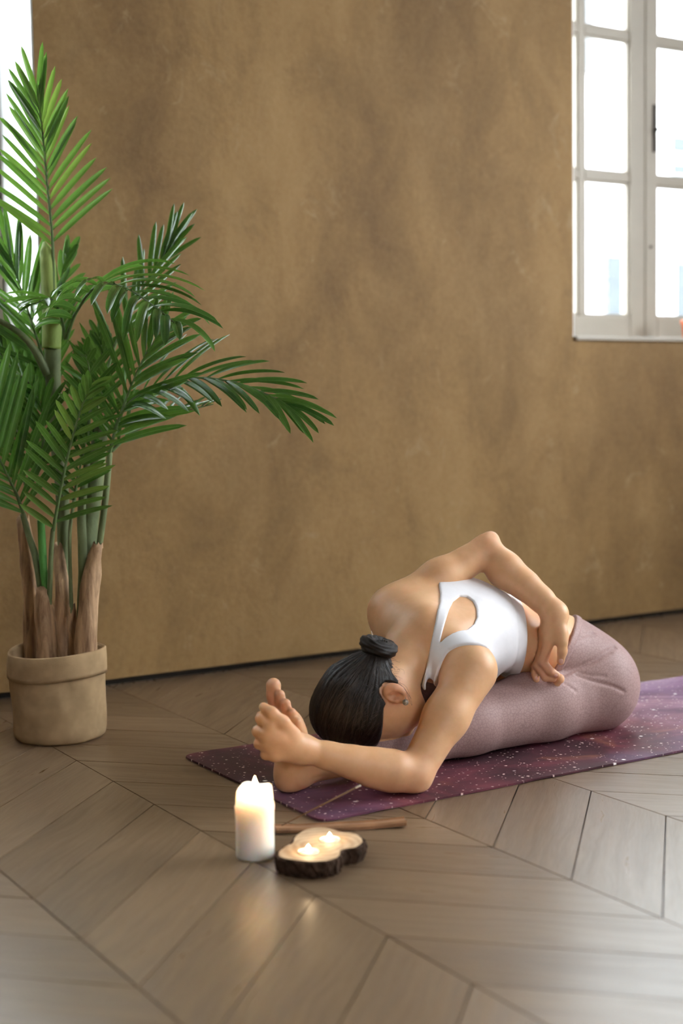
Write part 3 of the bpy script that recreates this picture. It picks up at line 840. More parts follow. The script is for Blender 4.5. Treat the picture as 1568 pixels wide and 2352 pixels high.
def mat_hair(cen, fine=1.):
    m, nt, b = node_mat('dark_brown_hair'); n = N(nt); g = n.coord()
    v = n.vmath('NORMALIZE', n.vmath('SUBTRACT', g, tuple(np.array(cen)-np.array(PB))))
    s = n.noise(v, 34*fine, 4, .7); s2 = n.noise(v, 120*fine, 2, .6)
    c = n.ramp(n.math('ADD', n.math('MULTIPLY', s, .6), n.math('MULTIPLY', s2, .4)), [(.35, (.004, .0026, .002)), (.55, (.012, .0075, .0055)), (.72, (.04, .024, .016))])
    n.link(c, b.inputs['Base Color']); b.inputs['Roughness'].default_value = .42; b.inputs['Specular IOR Level'].default_value = .25
    n.bump(n.math('ADD', s, n.math('MULTIPLY', s2, .7)), .35, .004, b); return m
woman = tag(empty('person', PB), 'dark-haired woman in white top and mauve leggings folded over her leg on the mat', 'person')
SKIN = mat_skin(); LEGG = mat_leggings(); BRA_M = mat_bra()
v, q = polygonize(body, (1.30, 2.35, -.02), (2.65, 3.30, .58), .0030)
bo = mesh_fast('body', v, q, SKIN, woman, PB)
fl = np.zeros(len(v))
for c_, r_, w_ in [(elL, .05, .5), (elR, .05, .5), (earC, .04, .8), (wrL + V3(-.07, .01, .03), .07, .25), (V3(*pz(1255, 1540, 3.38)), .045, .7), (V3(1.44, 2.61, .20), .06, .75), (V3(1.45, 2.61, .03), .05, .5), (neck0, .07, .15), (V3(*pz(1290, 1560, 3.44)), .03, .8)]:
    fl = np.maximum(fl, w_*np.exp(-((v-c_)**2).sum(1)/r_**2))
at_ = bo.data.attributes.new('flush', 'FLOAT', 'POINT'); at_.data.foreach_set('value', fl.astype(np.float32))
v, q = polygonize(leggings, (1.55, 2.45, -.02), (2.65, 3.30, .40), .0030); lg = mesh_fast('leggings', v, q, LEGG, woman, PB); lg['label'] = 'mauve leggings with a fine scale print'
def waistband(p): return smax(np.maximum(TORSO(p) - .0075, -TORSO(p) - .010), np.abs((p - WB) @ WN + .006) - .010, .006)
v, q = polygonize(waistband, (2.1, 2.5, .0), (2.6, 3.1, .40), .0036); mesh_fast('waistband', v, q, LEGG, lg, PB)
v, q = polygonize(bra, (1.72, 2.4, .05), (2.35, 3.05, .48), .0030); mesh_fast('sports_bra', v, q, BRA_M, woman, PB)['label'] = 'white one-shoulder sports bra with keyhole back'
v, q = polygonize(hair, headc-.19, headc+.19, .0026); hr = mesh_fast('hair', v, q, mat_hair(bunc), woman, PB); hr['label'] = 'dark brown hair pulled back'
v, q = polygonize(bun, bunc-.06, bunc+.06, .0018); bn = mesh_fast('bun', v, q, mat_hair(bunc + BF[0]*.004, .8), hr, PB)
# fine strands combed from the hairline to the bun
def hgrad(p, fn, e=8e-4):
    g_ = np.stack([fn(p + V3(*d_)) - fn(p - V3(*d_)) for d_ in ((e, 0, 0), (0, e, 0), (0, 0, e))], 1)
    return g_ / (np.linalg.norm(g_, axis=1)[:, None] + 1e-9)
rs_ = np.random.RandomState(5); NS = 1500
th_ = rs_.uniform(0, 2*PI, NS); cz = rs_.uniform(-1, 1, NS); sz = np.sqrt(1-cz**2)
p0_ = headc + .12*(np.stack([cz], 1)*hf[0] + (sz*np.cos(th_))[:, None]*hf[1] + (sz*np.sin(th_))[:, None]*hf[2])
for _ in range(6): p0_ = p0_ - hgrad(p0_, hair)*(hair(p0_) - .0006)[:, None]
a_, b_, c_ = hab(p0_)
line_ = np.maximum(np.where(b_ > -.01, -.030 + .30*(b_+.01), -.030 + (b_+.01)*1.6), -.085)
ok_ = (a_ > line_ + .002) & (((p0_-earC)**2).sum(1) > .034**2); p0_ = p0_[ok_]
KP = 14; tip = bunc - BF[0]*.012
paths = []
for i in range(KP):
    t = i/(KP-1)*.93
    q_ = p0_*(1-t) + (tip + (p0_-tip)/np.linalg.norm(p0_-tip, axis=1)[:, None]*.02)*t
    for _ in range(7): q_ = q_ - hgrad(q_, hair)*(hair(q_) - .0007 - .0008*rs_.rand(len(q_)))[:, None]*.9
    paths.append(q_)
paths = np.stack(paths, 1)
def strand_mesh(paths, wd):
    V = []; Q = []
    n_, K = paths.shape[:2]
    tg = np.gradient(paths, axis=1); tg /= np.linalg.norm(tg, axis=2)[..., None] + 1e-9
    nr = hgrad(paths.reshape(-1, 3), hair).reshape(n_, K, 3); sd = np.cross(tg, nr); sd /= np.linalg.norm(sd, axis=2)[..., None] + 1e-9
    w = wd * (np.sin(np.linspace(.12, PI-.12, K)))[None, :, None]
    a = paths - sd*w; b = paths + nr*w*.7; c = paths + sd*w
    V = np.stack([a, b, c], 2).reshape(-1, 3)
    base = (np.arange(n_)[:, None]*K + np.arange(K-1)[None]).ravel()*3
    Q = np.concatenate([np.stack([base, base+1, base+4, base+3], 1), np.stack([base+1, base+2, base+5, base+4], 1)])
    return V, Q[:, ::-1]
half = len(paths)//2
V_, Q_ = strand_mesh(paths[:half], .00045); st1 = mesh_fast('strands', V_, Q_, plain('strand_dark', (.012, .008, .006), .35, var=.4, scale=90), hr, PB); st1['kind'] = 'stuff'
V_, Q_ = strand_mesh(paths[half:], .00040); st2 = mesh_fast('strands', V_, Q_, plain('strand_brown', (.034, .019, .012), .38, var=.5, scale=90), hr, PB); st2['kind'] = 'stuff'
# loose wisps at the nape and above the ear
mbd = MB()
for i in range(12):
    x = 898+rs_.uniform(-6, 14); y = 1515+rs_.uniform(-20, 55); p_ = trace(body, x, y, 2.9, 3.6)
    d_ = rt*rs_.uniform(.006, .022) + np.array([0, 0, rs_.uniform(-.010, .004)])
    c1 = p_ - fw*.003 + d_*.5 + np.array([0, 0, rs_.uniform(-.001, .004)]); c2 = p_ - fw*.004 + d_
    mbd.tube(bez([p_, c1, c2, c2 + np.array([0, 0, rs_.uniform(-.010, .006)])], 9), list(np.linspace(.00020, .00008, 9)), 4, False)
for i in range(10):
    a = V3(*pz(886+rs_.uniform(-3, 6), 1566+rs_.uniform(-5, 5), 3.085)); b = V3(*pz(926+rs_.uniform(-6, 8), 1582+rs_.uniform(-6, 8), 3.075)); c_ = V3(*pz(945+rs_.uniform(-6, 6), 1612+rs_.uniform(-12, 12), 3.085))
    mbd.tube(bez([a, (a+b)/2+np.array([0, 0, .006]), b, c_], 10), list(np.linspace(.00035, .00012, 10)), 4, False)
ws = mbd.build('wisps', plain('strand_wisp', (.05, .028, .017), .4, var=.4), hr, True); ws['kind'] = 'stuff'
pin = [V3(*pz(852, 1449, 3.14)), V3(*pz(856, 1462, 3.135)), V3(*pz(858, 1474, 3.13))]
MB().tube(pin, [.0008, .0018, .0022], 8).build('hair_pin', plain('cream_pin', (.75, .62, .42), .4), hr, True)
bead = plain('black_bead', (.015, .012, .012), .15)
mbd = MB()
for i in range(9):
    t = i/8; c_ = V3(*pz(850+t*38, 1478-6*math.sin(t*3.1)-t*4, 3.105))
    mbd.lathe([(.0001, -.0022), (.0016, -.0015), (.0022, 0), (.0016, .0015), (.0001, .0022)], c_, 8)
mbd.build('bead_clip', bead, hr, True)
# earring: a small round silver disc
ec = V3(*pz(931, 1613, 3.062)); en = -fw*.9 + np.array([0, 0, .1]); en = en/np.linalg.norm(en)
mbd = MB().tube([ec-en*.0008, ec+en*.0008], [.0068, .0068], 24); mbd.tube([ec+np.array([0, 0, .006]), ec+np.array([0, 0, .012])], [.0007, .0007], 6)
mbd.build('earring', plain('aged_silver', (.30, .26, .21), .55, .7, var=.5, scale=300), woman, True)['label'] = 'round silver disc earring'
# finger and toe nails, set on the skin
NAIL = plain('nail', (.74, .42, .33), .35, var=.05)
def nail(px, py, dx, dy, ln, wd):
    p = trace(body, px, py, 2.8, 3.8); e = 1e-3
    g_ = np.array([float(body((p+V3(*d_))[None])[0]-body((p-V3(*d_))[None])[0]) for d_ in ((e, 0, 0), (0, e, 0), (0, 0, e))]); g_ /= np.linalg.norm(g_)
    ax = rt*dx-up*dy; ax = ax-g_*(ax@g_); ax /= np.linalg.norm(ax); sd = np.cross(g_, ax); V = []; Fc = []
    n = 7
    for i in range(n):
        for j in range(n):
            a = i/(n-1)*2-1; b_ = j/(n-1)*2-1
            w = wd*math.sqrt(max(0.05, 1-(abs(b_)**4)*.8)); V.append(p+ax*ln*b_+sd*w*a+g_*(.0011-.0016*a*a-.0006*b_*b_))
    for i in range(n-1):
        for j in range(n-1): k = i*n+j; Fc.append((k, k+n, k+n+1, k+1))
    mesh_obj('fingernail', V, Fc, NAIL, woman, True, PB)
nail(1288, 1519, -.05, 1, .0060, .0052); nail(1276, 1552, 1, .35, .0040, .0036); nail(1232, 1557, .1, 1, .0042, .0034)
# ================================================================ yoga mat
def mat_galaxy():
    m, nt, b = node_mat('galaxy_print'); n = N(nt); g = n.coord('Object')
    w = n.mapping(g, (1, 1, 0), (5.3, 2.1, 0))
    neb = n.noise(w, 2.6, 7, .62, .9); neb2 = n.noise(n.mapping(g, (1, 1, 0), (1.7, 8.2, 0)), 4.2, 6, .6, 1.2); blu = n.noise(n.mapping(g, (1, 1, 0), (7.7, 3.2, 0)), 1.5, 4, .5)
    c = n.ramp(neb, [(.30, (.028, .009, .012)), (.45, (.075, .020, .030)), (.56, (.17, .040, .058)), (.70, (.34, .11, .13))])
    c = n.mix(n.ramp(blu, [(.54, (0, 0, 0)), (.74, (.85,)*3)]), c, n.ramp(neb2, [(.3, (.10, .06, .14)), (.6, (.25, .16, .30)), (.75, (.42, .34, .50))]))
    c = n.mix(n.ramp(neb2, [(.58, (0, 0, 0)), (.80, (.6,)*3)]), c, (.42, .16, .07))
    sx = n.new('ShaderNodeSeparateXYZ'); n.link(g, sx.inputs[0])
    far = n.math('MULTIPLY', n.ramp(n.math('ADD', n.math('MULTIPLY', sx.outputs[0], .5), n.math('MULTIPLY', n.math('SUBTRACT', blu, .5), .5)), [(.50, (0,)*3), (.72, (1,)*3)]), .8)
    c = n.mix(far, c, n.ramp(neb, [(.34, (.13, .05, .12)), (.5, (.27, .15, .27)), (.66, (.50, .38, .50))]))
    for sc, r0, dens, col in ((26, .20, .60, (.95, .90, .88)), (60, .28, .50, (.88, .74, .68)), (110, .34, .45, (.80, .62, .58))):
        v = n.new('ShaderNodeTexVoronoi'); n.link(n.mapping(g, (1, 1, 0), (sc*.1, 3, 0)), v.inputs['Vector']); v.inputs['Scale'].default_value = sc
        sep = n.new('ShaderNodeSeparateColor'); n.link(v.outputs['Color'], sep.inputs[0])
        size = n.math('MULTIPLY', n.ramp(sep.outputs[0], [(dens, (0, 0, 0)), (1, (1, 1, 1))]), r0)
        star = n.math('SUBTRACT', 1., n.math('DIVIDE', v.outputs['Distance'], n.math('ADD', size, .0001)), clamp=True)
        star = n.math('MULTIPLY', star, 2.2, clamp=True)
        c = n.mix(star, c, col)
    n.link(c, b.inputs['Base Color']); b.inputs['Roughness'].default_value = .55; b.inputs['Specular IOR Level'].default_value = .35
    n.bump(n.noise(g, 500, 2), .15, .001, b); return m
def rounded_rect(x0, x1, y0_, y1_, r, n=8):
    out = []
    for cx, cy, a0 in ((x1-r, y1_-r, 0), (x0+r, y1_-r, 90), (x0+r, y0_+r, 180), (x1-r, y0_+r, 270)):
        for i in range(n+1): a = math.radians(a0+90*i/n); out.append((cx+r*math.cos(a), cy+r*math.sin(a)))
    return out
MX0, MX1, MY0, MY1 = 1.412, 3.27, 2.392, 3.036
bm = bmesh.new(); bmesh.ops.create_grid(bm, x_segments=120, y_segments=40, size=1)
rr = .028
for v in bm.verts:
    x = (v.co.x+1)/2*(MX1-MX0)+MX0; y = (v.co.y+1)/2*(MY1-MY0)+MY0
    for cx, sx in ((MX0+rr, -1), (MX1-rr, 1)):
        for cy, sy in ((MY0+rr, -1), (MY1-rr, 1)):
            if (x-cx)*sx > 0 and (y-cy)*sy > 0:
                dx, dy = x-cx, y-cy; L = max(abs(dx), abs(dy)); d = math.hypot(dx, dy)
                if d > 0: x, y = cx+dx/d*L, cy+dy/d*L
    e = min(y-MY0, MY1-y, x-MX0)
    v.co = Vector((x-MX0, y-MY0, .0048+.0016*max(0, 1-max(0, e)/.03)*(math.sin(x*13)*.5+.5)*max(0, math.sin(x*31+y*4))))
ext = bmesh.ops.extrude_face_region(bm, geom=list(bm.faces))
for g_ in ext['geom']:
    if isinstance(g_, bmesh.types.BMVert): g_.co.z = max(.0004, g_.co.z-.0044)
bmesh.ops.recalc_face_normals(bm, faces=bm.faces)
me = bpy.data.meshes.new('yoga_mat'); bm.to_mesh(me); bm.free(); me.materials.append(mat_galaxy())
ymat = bpy.data.objects.new('yoga_mat', me); COL.objects.link(ymat); ymat.location = (MX0, MY0, 0); ORG['yoga_mat'] = (MX0, MY0, 0)
tag(ymat, 'maroon and purple galaxy print yoga mat under the seated woman', 'yoga mat')

# ================================================================ pillar candle
def mat_wax(name, col=(.90, .87, .82)):
    m, nt, b = node_mat(name); n = N(nt); g = n.coord()
    f = n.noise(g, 30, 3); n.link(n.ramp(f, [(.3, tuple(x*.96 for x in col)), (.7, col)]), b.inputs['Base Color'])
    b.inputs['Roughness'].default_value = .4; b.inputs['Subsurface Weight'].default_value = 1.; b.inputs['Subsurface Radius'].default_value = (1., .75, .5); b.inputs['Subsurface Scale'].default_value = .035
    n.bump(n.noise(g, 14, 3), .15, .003, b); return m
WAX = mat_wax('white_wax')
def mat_flame():
    m, nt, b = node_mat('flame'); n = N(nt); nt.nodes.remove(b); e = n.new('ShaderNodeEmission'); g = n.coord('Generated')
    sep = n.new('ShaderNodeSeparateXYZ'); n.link(g, sep.inputs[0])
    n.link(n.ramp(sep.outputs[2], [(0, (1., .45, .12)), (.35, (1., .80, .45)), (1, (1., .62, .25))]), e.inputs[0]); e.inputs[1].default_value = 28
    n.link(e.outputs[0], nt.nodes['Material Output'].inputs[0]); return m
FLAME = mat_flame(); WICK = plain('wick', (.02, .017, .015), .9)
def flame(parent, x, y, z, h, r):
    prof = [(r*.25, 0), (r*.8, h*.15), (r, h*.32), (r*.8, h*.55), (r*.42, h*.78), (r*.12, h*.95), (.0002, h)]
    f = MB().lathe(prof, (x, y, z), 14).build('flame', FLAME, parent, True); return f
def flame_light(name, loc, power, r=.006):
    L = bpy.data.lights.new(name, 'POINT'); L.energy = power; L.color = (1., .70, .40); L.shadow_soft_size = r
    o = bpy.data.objects.new(name, L); o.location = loc; COL.objects.link(o); return o
cx, cy = 1.207, 2.285; CH = .132; CR = .0355
cand = tag(empty('pillar_candle', (cx, cy, 0)), 'tall white lit pillar candle standing beside the wood slice', 'candle')
def cfn(r, z, a, i):
    if i >= 4 and r > .02:
        d = .5+.5*math.cos(a-2.2); z2 = z-.010*d*(1 if z > .1 else 0)*(.5+.5*math.sin(3*a)); return r*(1-.02*math.sin(2*a)), z2
    return r, z
prof = [(0.0001, 0), (CR*.97, 0), (CR, .004), (CR, .05), (CR*1.0, .082), (CR*1.03, .094), (CR*.97, .107), (CR*.93, .122), (CR*.90, CH), (CR*.84, CH+.002), (CR*.78, CH-.006), (CR*.74, .110), (CR*.6, .102), (CR*.3, .099), (.0001, .098)]
MB().lathe(prof, (cx, cy, 0), 48, cfn).build('wax_body', WAX, cand, True)
MB().tube([(cx, cy, .097), (cx+.001, cy, .109), (cx+.003, cy, .117)], [.0012, .0011, .0008], 6).build('wick', WICK, cand, True)
flame(cand, cx+.002, cy, .113, .038, .0075)
flame_light('candle_light', (cx+.002, cy, .136), 1.2)

# ================================================================ wood slice with two tealights
BARK = plain('bark', (.050, .030, .020), .95, var=.6, scale=60, bump=.006, spec=.1)
def mat_slice():
    m, nt, b = node_mat('cut_wood'); n = N(nt); g = n.coord()
    d = n.math('MULTIPLY', n.noise(n.mapping(g, (1, 1, 0)), 9, 4), .5)
    ln = n.new('ShaderNodeVectorMath', operation='LENGTH'); n.link(n.mapping(g, (1, 1, 0)), ln.inputs[0])
    w = n.math('SINE', n.math('MULTIPLY', n.math('ADD', n.math('MULTIPLY', ln.outputs['Value'], 9.), d), 40.))
    c = n.ramp(n.math('ADD', n.math('MULTIPLY', w, .25), .5), [(.2, (.40, .25, .13)), (.8, (.60, .43, .26))])
    c = n.mix(.35, c, n.ramp(n.noise(g, 25, 5), [(.3, (.25, .14, .07)), (.7, (.66, .50, .33))]))
    n.link(c, b.inputs['Base Color']); b.inputs['Roughness'].default_value = .7; return m
OUTL = [(635,1957),(650,1944),(668,1935),(676,1920),(703,1903),(745,1899),(786,1909),(812,1912),(828,1919),(836,1928),(834,1937),(818,1947),(802,1949),(786,1954),(783,1963),(777,1970),(762,1976),(745,1979),(708,1980),(671,1976),(648,1972),(636,1966)]
SH = .030
op = [gz(a, b, SH)[:2] for a, b in OUTL]; op = bez([np.array([*q, 0]) for q in op+[op[0]]], 89)[:-1]
oc = np.mean([q[:2] for q in op], 0)
sl = tag(empty('wood_slice', (oc[0], oc[1], 0)), 'thick rough-barked wood slice holding two lit tealights', 'wood slice')
n_ = len(op); top = []; rim = []; bot = []; mid_ = []
for i, q in enumerate(op):
    d = q[:2]-oc; L = np.linalg.norm(d); u = d/L; w = .0025*math.sin(i*1.7)+.002*math.sin(i*3.1)
    top.append((*(q[:2]-u*.004), SH)); rim.append((*(q[:2]+u*(.001+w)), SH-.003)); mid_.append((*(q[:2]+u*(.003-w)), SH*.5)); bot.append((*(q[:2]-u*.002+u*w), .0004))
MB().add(top, [tuple(range(n_))]).add([(x, y, SH-.004) for x, y, z in top], [tuple(range(n_))[::-1]]).build('cut_face', mat_slice(), sl)
V = top+rim+mid_+bot; Fc = []
for k in range(3):
    for i in range(n_): j = (i+1) % n_; Fc.append((k*n_+j, k*n_+i, (k+1)*n_+i, (k+1)*n_+j))
Fc.append(tuple(3*n_+i for i in range(n_)))
MB().add(V, Fc).build('bark', BARK, sl)
CUP = plain('tealight_cup', (.75, .73, .70), .35, .6)
for (a, b), lab in (((757, 1929), 'small lit tealight in the back lobe of the wood slice'), ((708, 1957), 'small lit tealight in the front lobe of the wood slice')):
    q = gz(a, b, SH)
    T0 = SH-.0065
    t = tag(empty('tealight', (q[0], q[1], T0)), lab, 'tealight', 'tealights on the wood slice')
    MB().lathe([(.0001, .0004), (.0185, .0004), (.0190, .008), (.0185, .0085), (.0178, .0078), (.0176, .005)], (q[0], q[1], T0), 28).build('cup', CUP, t, True)
    MB().lathe([(.0175, .0050), (.012, .0056), (.0001, .0054)], (q[0], q[1], T0), 28).build('wax_disc', WAX, t, True)
    MB().tube([(q[0], q[1], T0+.005), (q[0]+.0006, q[1], T0+.0105)], [.0008, .0006], 6).build('wick', WICK, t)
    flame(t, q[0], q[1], T0+.008, .013, .0045)
    flame_light('tealight_light', (q[0], q[1], T0+.018), .10, .004)

# ================================================================ incense holder and stick
HW = plain('incense_wood', (.30, .15, .07), .55, var=.25, scale=25)
a = gz(634, 1917); b = gz(934, 1901)
dv = (b-a)/np.linalg.norm(b-a); sv = np.array([-dv[1], dv[0], 0])
L = np.linalg.norm(b-a); V = []; Fc = []; ns = 16
for i in range(ns+1):
    t = i/ns; z = .0035+.010*max(0, (abs(t-.45)-.25)/.55)**1.5; c_ = a+dv*L*t
    for s, zz in ((-.018, .0035), (-.014, .0065), (-.011, .0035), (.011, .0035), (.014, .0065), (.018, .0035), (.018, -.0028), (-.018, -.0028)):
        V.append((*(c_[:2]+sv[:2]*(s+.018)), z+zz-.0004))
for i in range(ns):
    for k in range(8): Fc.append((i*8+k, (i+1)*8+k, (i+1)*8+(k+1) % 8, i*8+(k+1) % 8))
Fc += [tuple(range(8)), tuple(ns*8+k for k in range(8))[::-1]]
mid3 = (a+b)/2
ih = mesh_obj('incense_holder', V, Fc, HW, None, False, (mid3[0], mid3[1], 0)); tag(ih, 'slim brown wooden incense holder lying behind the wood slice', 'incense holder')
p0 = a+dv*.012+np.append(sv[:2]*.018, .012); p1 = pz(829, 1803, 2.80)
st_ = tag(empty('incense_stick', tuple(p0)), 'thin brown incense stick leaning up from the wooden holder', 'incense stick')
MB().tube([p0, p0*.5+p1*.5, p1*.93+p0*.07], [.0012, .0017, .0019], 8).build('stick', plain('incense', (.22, .13, .07), .9), st_, True)
MB().tube([p1*.93+p0*.07, p1], [.0022, .0020], 8).build('ash_tip', plain('ash', (.62, .58, .52), 1.), st_, True)

# ================================================================ small pot at the right end of the sill
q = C+ray(1580, 740)*((WALL_Y+.15-C[1])/ray(1580, 740)[1])
tag(MB().lathe([(.0001, .0), (.020, 0), (.026, .06), (.030, .062), (.030, .075), (.026, .076), (.024, .066), (.0001, .064)], (q[0], q[1], SILL+.0035), 28).build('sill_pot', plain('orange_glaze', (.80, .16, .05), .35), None, True, (q[0], q[1], SILL+.0035)), 'small orange pot on the sill of the right window', 'pot')
# ================================================================ potted palm
PX, PY = 1.249, 3.414; PR = .119; PHT = .222
palm = tag(empty('potted_palm', (PX, PY, 0)), 'tall green feather palm in a beige jute fabric pot by the wall', 'potted plant')
def mat_jute():
    m, nt, b = node_mat('jute_weave'); n = N(nt); uv = n.new('ShaderNodeUVMap').outputs[0]; g = n.coord()
    def thread(axis):
        w = n.new('ShaderNodeTexWave', wave_type='BANDS', bands_direction=axis); n.link(n.vmath('ADD', uv, n.vmath('MULTIPLY', n.noise(uv, 40, 2, out=1), (.004, .004, 0))), w.inputs[0])
        w.inputs['Scale'].default_value = 150.; w.inputs['Distortion'].default_value = .6; w.inputs['Detail'].default_value = 1; return w.outputs['Fac']
    weave = n.math('MULTIPLY', thread('X'), thread('Y'))
    c = n.ramp(n.math('ADD', n.math('MULTIPLY', weave, .7), n.math('MULTIPLY', n.noise(uv, 30, 4), .45)), [(.1, (.33, .22, .115)), (.5, (.50, .35, .19)), (.9, (.64, .47, .28))])
    c = n.mix(n.math('MULTIPLY', n.ramp(n.noise(g, 14, 4), [(.42, (0, 0, 0)), (.66, (1, 1, 1))]), .42), c, (.24, .16, .085))
    n.link(c, b.inputs['Base Color']); b.inputs['Roughness'].default_value = .9; b.inputs['Specular IOR Level'].default_value = .1
    n.bump(weave, .45, .0015, b); return m
JUTE = mat_jute()
def fabric_cyl(name, prof, wob, parent, seed, close=False):
    seg = 96; rg = random.Random(seed); ph = [rg.uniform(0, 6.28) for _ in range(8)]
    V = []; Fc = []; uvs = []
    zs = [z for r, z in prof]; acc = 0
    for i, (r, z) in enumerate(prof):
        if i: acc += math.hypot(prof[i][0]-prof[i-1][0], prof[i][1]-prof[i-1][1])
        for k in range(seg+1):
            a = 2*PI*k/seg
            w = wob*(math.sin(3*a+ph[0]+z*14)*.6+math.sin(5*a+ph[1]-z*22)*.5+math.sin(9*a+ph[2]+z*38)*.35+math.sin(2*a+ph[3]+z*30)*.5)
            V.append((PX+(r+w)*math.cos(a), PY+(r+w)*math.sin(a), z+(.003*math.sin(2*a+ph[4])+.004*math.cos(a-.6) if z > .12 else 0))); uvs.append((a*.12, acc))
    for i in range(len(prof)-1):
        for k in range(seg): Fc.append((i*(seg+1)+k, i*(seg+1)+k+1, (i+1)*(seg+1)+k+1, (i+1)*(seg+1)+k))
    o = mesh_obj(name, V, Fc, JUTE, parent, True, ORG[parent.name]); me = o.data
    uv = me.uv_layers.new(name='UVMap')
    for lp in me.loops: uv.data[lp.index].uv = uvs[lp.vertex_index]
    return o
pot = fabric_cyl('pot', [(.001, .001), (.108, .001), (.1145, .006), (.117, .02), (.118, .06), (.118, .10), (.118, .14), (.1185, PHT-.05), (.119, PHT-.01), (.118, PHT), (.114, PHT-.003), (.112, PHT-.03), (.108, .10), (.105, .02)], .0032, palm, 3)
fabric_cyl('cuff', [(.1205, PHT-.058), (.1232, PHT-.060), (.1238, PHT-.05), (.1236, PHT-.02), (.1225, PHT+.001), (.1185, PHT+.004), (.1155, PHT-.001)], .0022, pot, 3)
MB().lathe([(.001, .17), (.109, .168)], (PX, PY, 0), 40).build('soil', plain('dark_filling', (.03, .022, .016), .95, var=.5, scale=60, bump=.01), pot)
# ---- materials
def mat_leaf(name='palm_leaf', lift=(1, 1, 1)):
    m, nt, b = node_mat(name); n = N(nt); g = n.coord(); rn = n.new('ShaderNodeObjectInfo').outputs['Random']
    c = n.ramp(rn, [(p_, tuple(x*y for x, y in zip(c_, lift))) for p_, c_ in [(0, (.012, .060, .012)), (.4, (.022, .095, .016)), (.75, (.050, .150, .024)), (1, (.095, .21, .035))]])
    c = n.mix(.3, c, n.ramp(n.noise(g, 60, 3), [(.3, (.012, .05, .010)), (.7, (.07, .18, .03))]))
    sp = n.new('ShaderNodeSeparateXYZ'); n.link(n.new('ShaderNodeUVMap').outputs[0], sp.inputs[0])
    edge = n.math('ABSOLUTE', n.math('SUBTRACT', sp.outputs[0], .5))            # 0 on the midrib, .5 on the margins
    rib = n.math('MAXIMUM', n.ramp(edge, [(.0, (.55,)*3), (.07, (0,)*3)]), n.ramp(edge, [(.43, (0,)*3), (.5, (.5,)*3)]))
    rib = n.math('MAXIMUM', rib, n.math('MULTIPLY', n.math('SINE', n.math('MULTIPLY', edge, 62.)), .16))
    c = n.mix(rib, c, (.20, .33, .09))
    n.link(c, b.inputs['Base Color']); b.inputs['Roughness'].default_value = .26; b.inputs['Specular IOR Level'].default_value = .6
    tr = n.new('ShaderNodeBsdfTranslucent'); n.link(n.mix(.5, c, (.20, .42, .04)), tr.inputs[0]); mx = n.new('ShaderNodeMixShader'); mx.inputs[0].default_value = .28
    n.link(b.outputs[0], mx.inputs[1]); n.link(tr.outputs[0], mx.inputs[2]); n.link(mx.outputs[0], nt.nodes['Material Output'].inputs[0])
    n.bump(n.noise(n.mapping(g, (1, 1, 1)), 120, 2), .15, .001, b); return m
LEAF = mat_leaf(); LEAF_BACKLIT = mat_leaf('backlit_palm_leaf', (3.2, 1.9, 2.)); LEAF_OLIVE = mat_leaf('olive_palm_leaf', (2.6, 1.35, 1.6))  # tall frond's leaf copy: window light from behind is put into its brighter colour
def mat_cane(name, lo, hi, sc=(26, 26, 3.2)):
    m, nt, b = node_mat(name); n = N(nt); g = n.coord()
    f = n.noise(n.mapping(g, sc), 2.2, 6, .65, .5); n.link(n.ramp(f, [(.3, lo), (.52, tuple((x+y)/2 for x, y in zip(lo, hi))), (.72, hi)]), b.inputs['Base Color'])
    b.inputs['Roughness'].default_value = .7; n.bump(f, .5, .006, b); return m
CANE = mat_cane('brown_cane', (.17, .085, .038), (.66, .43, .235)); STEM = mat_cane('green_stem', (.075, .105, .035), (.20, .24, .10), (8, 8, 3)); FRESH = mat_cane('fresh_green_stem', (.05, .20, .03), (.09, .30, .05), (8, 8, 3)); RACH = mat_cane('rachis', (.06, .12, .03), (.13, .20, .06), (10, 10, 10)); SHEATH = mat_cane('yellow_green_sheath', (.17, .26, .05), (.32, .40, .10), (8, 8, 3))
def wp(l): return [pz(*q) for q in l]
# ---- canes (px, py, depth) with radii
def cane(name, pts, rs, mat, seg=14, lump=.0, parent=palm, flat=1.):
    P_ = bez(wp(pts), 22); R_ = np.interp(np.linspace(0, 1, 22), np.linspace(0, 1, len(rs)), rs)
    mb = MB().tube(P_, list(R_), seg, True, (0, 1, 0), flat)
    if lump:
        V = np.array(mb.v); rg = random.Random(len(P_)+int(pts[0][0])); ph = [rg.uniform(0, 6) for _ in range(4)]
        for i in range(len(P_)):
            for k in range(seg):
                q = V[i*seg+k]-P_[i]; a = 2*PI*k/seg
                V[i*seg+k] = P_[i]+q*(1+lump*(math.sin(2*a+i*.5+ph[0])*.5+math.sin(5*a+ph[1]+i*.2)*.35+math.sin(3*a-i*.9+ph[2])*.4))
        if lump > .1:
            for k in range(seg): V[(len(P_)-1)*seg+k][2] += .008*math.sin(k*2.4)
        mb.v = [tuple(v) for v in V]
    return mb.build(name, mat, parent, True)
cane('cane', [(108, 1530, 3.56), (106, 1440, 3.56), (100, 1385, 3.555), (98, 1352, 3.555)], [.026, .025, .022, .017], CANE, lump=.14)
cane('cane', [(196, 1530, 3.55), (198, 1440, 3.55), (208, 1350, 3.55), (216, 1290, 3.55), (224, 1250, 3.55)], [.028, .027, .025, .018, .014], CANE, lump=.14)
cane('cane', [(152, 1530, 3.62), (150, 1450, 3.62), (146, 1350, 3.62), (136, 1250, 3.62)], [.022, .023, .024, .014], CANE, lump=.16)
cane('cane', [(80, 1530, 3.66), (76, 1400, 3.66), (66, 1290, 3.66), (52, 1190, 3.66)], [.026, .025, .022, .016], CANE, lump=.12)
cane('cane', [(168, 1525, 3.58), (166, 1450, 3.58), (164, 1390, 3.58)], [.012, .013, .009], CANE, lump=.2)
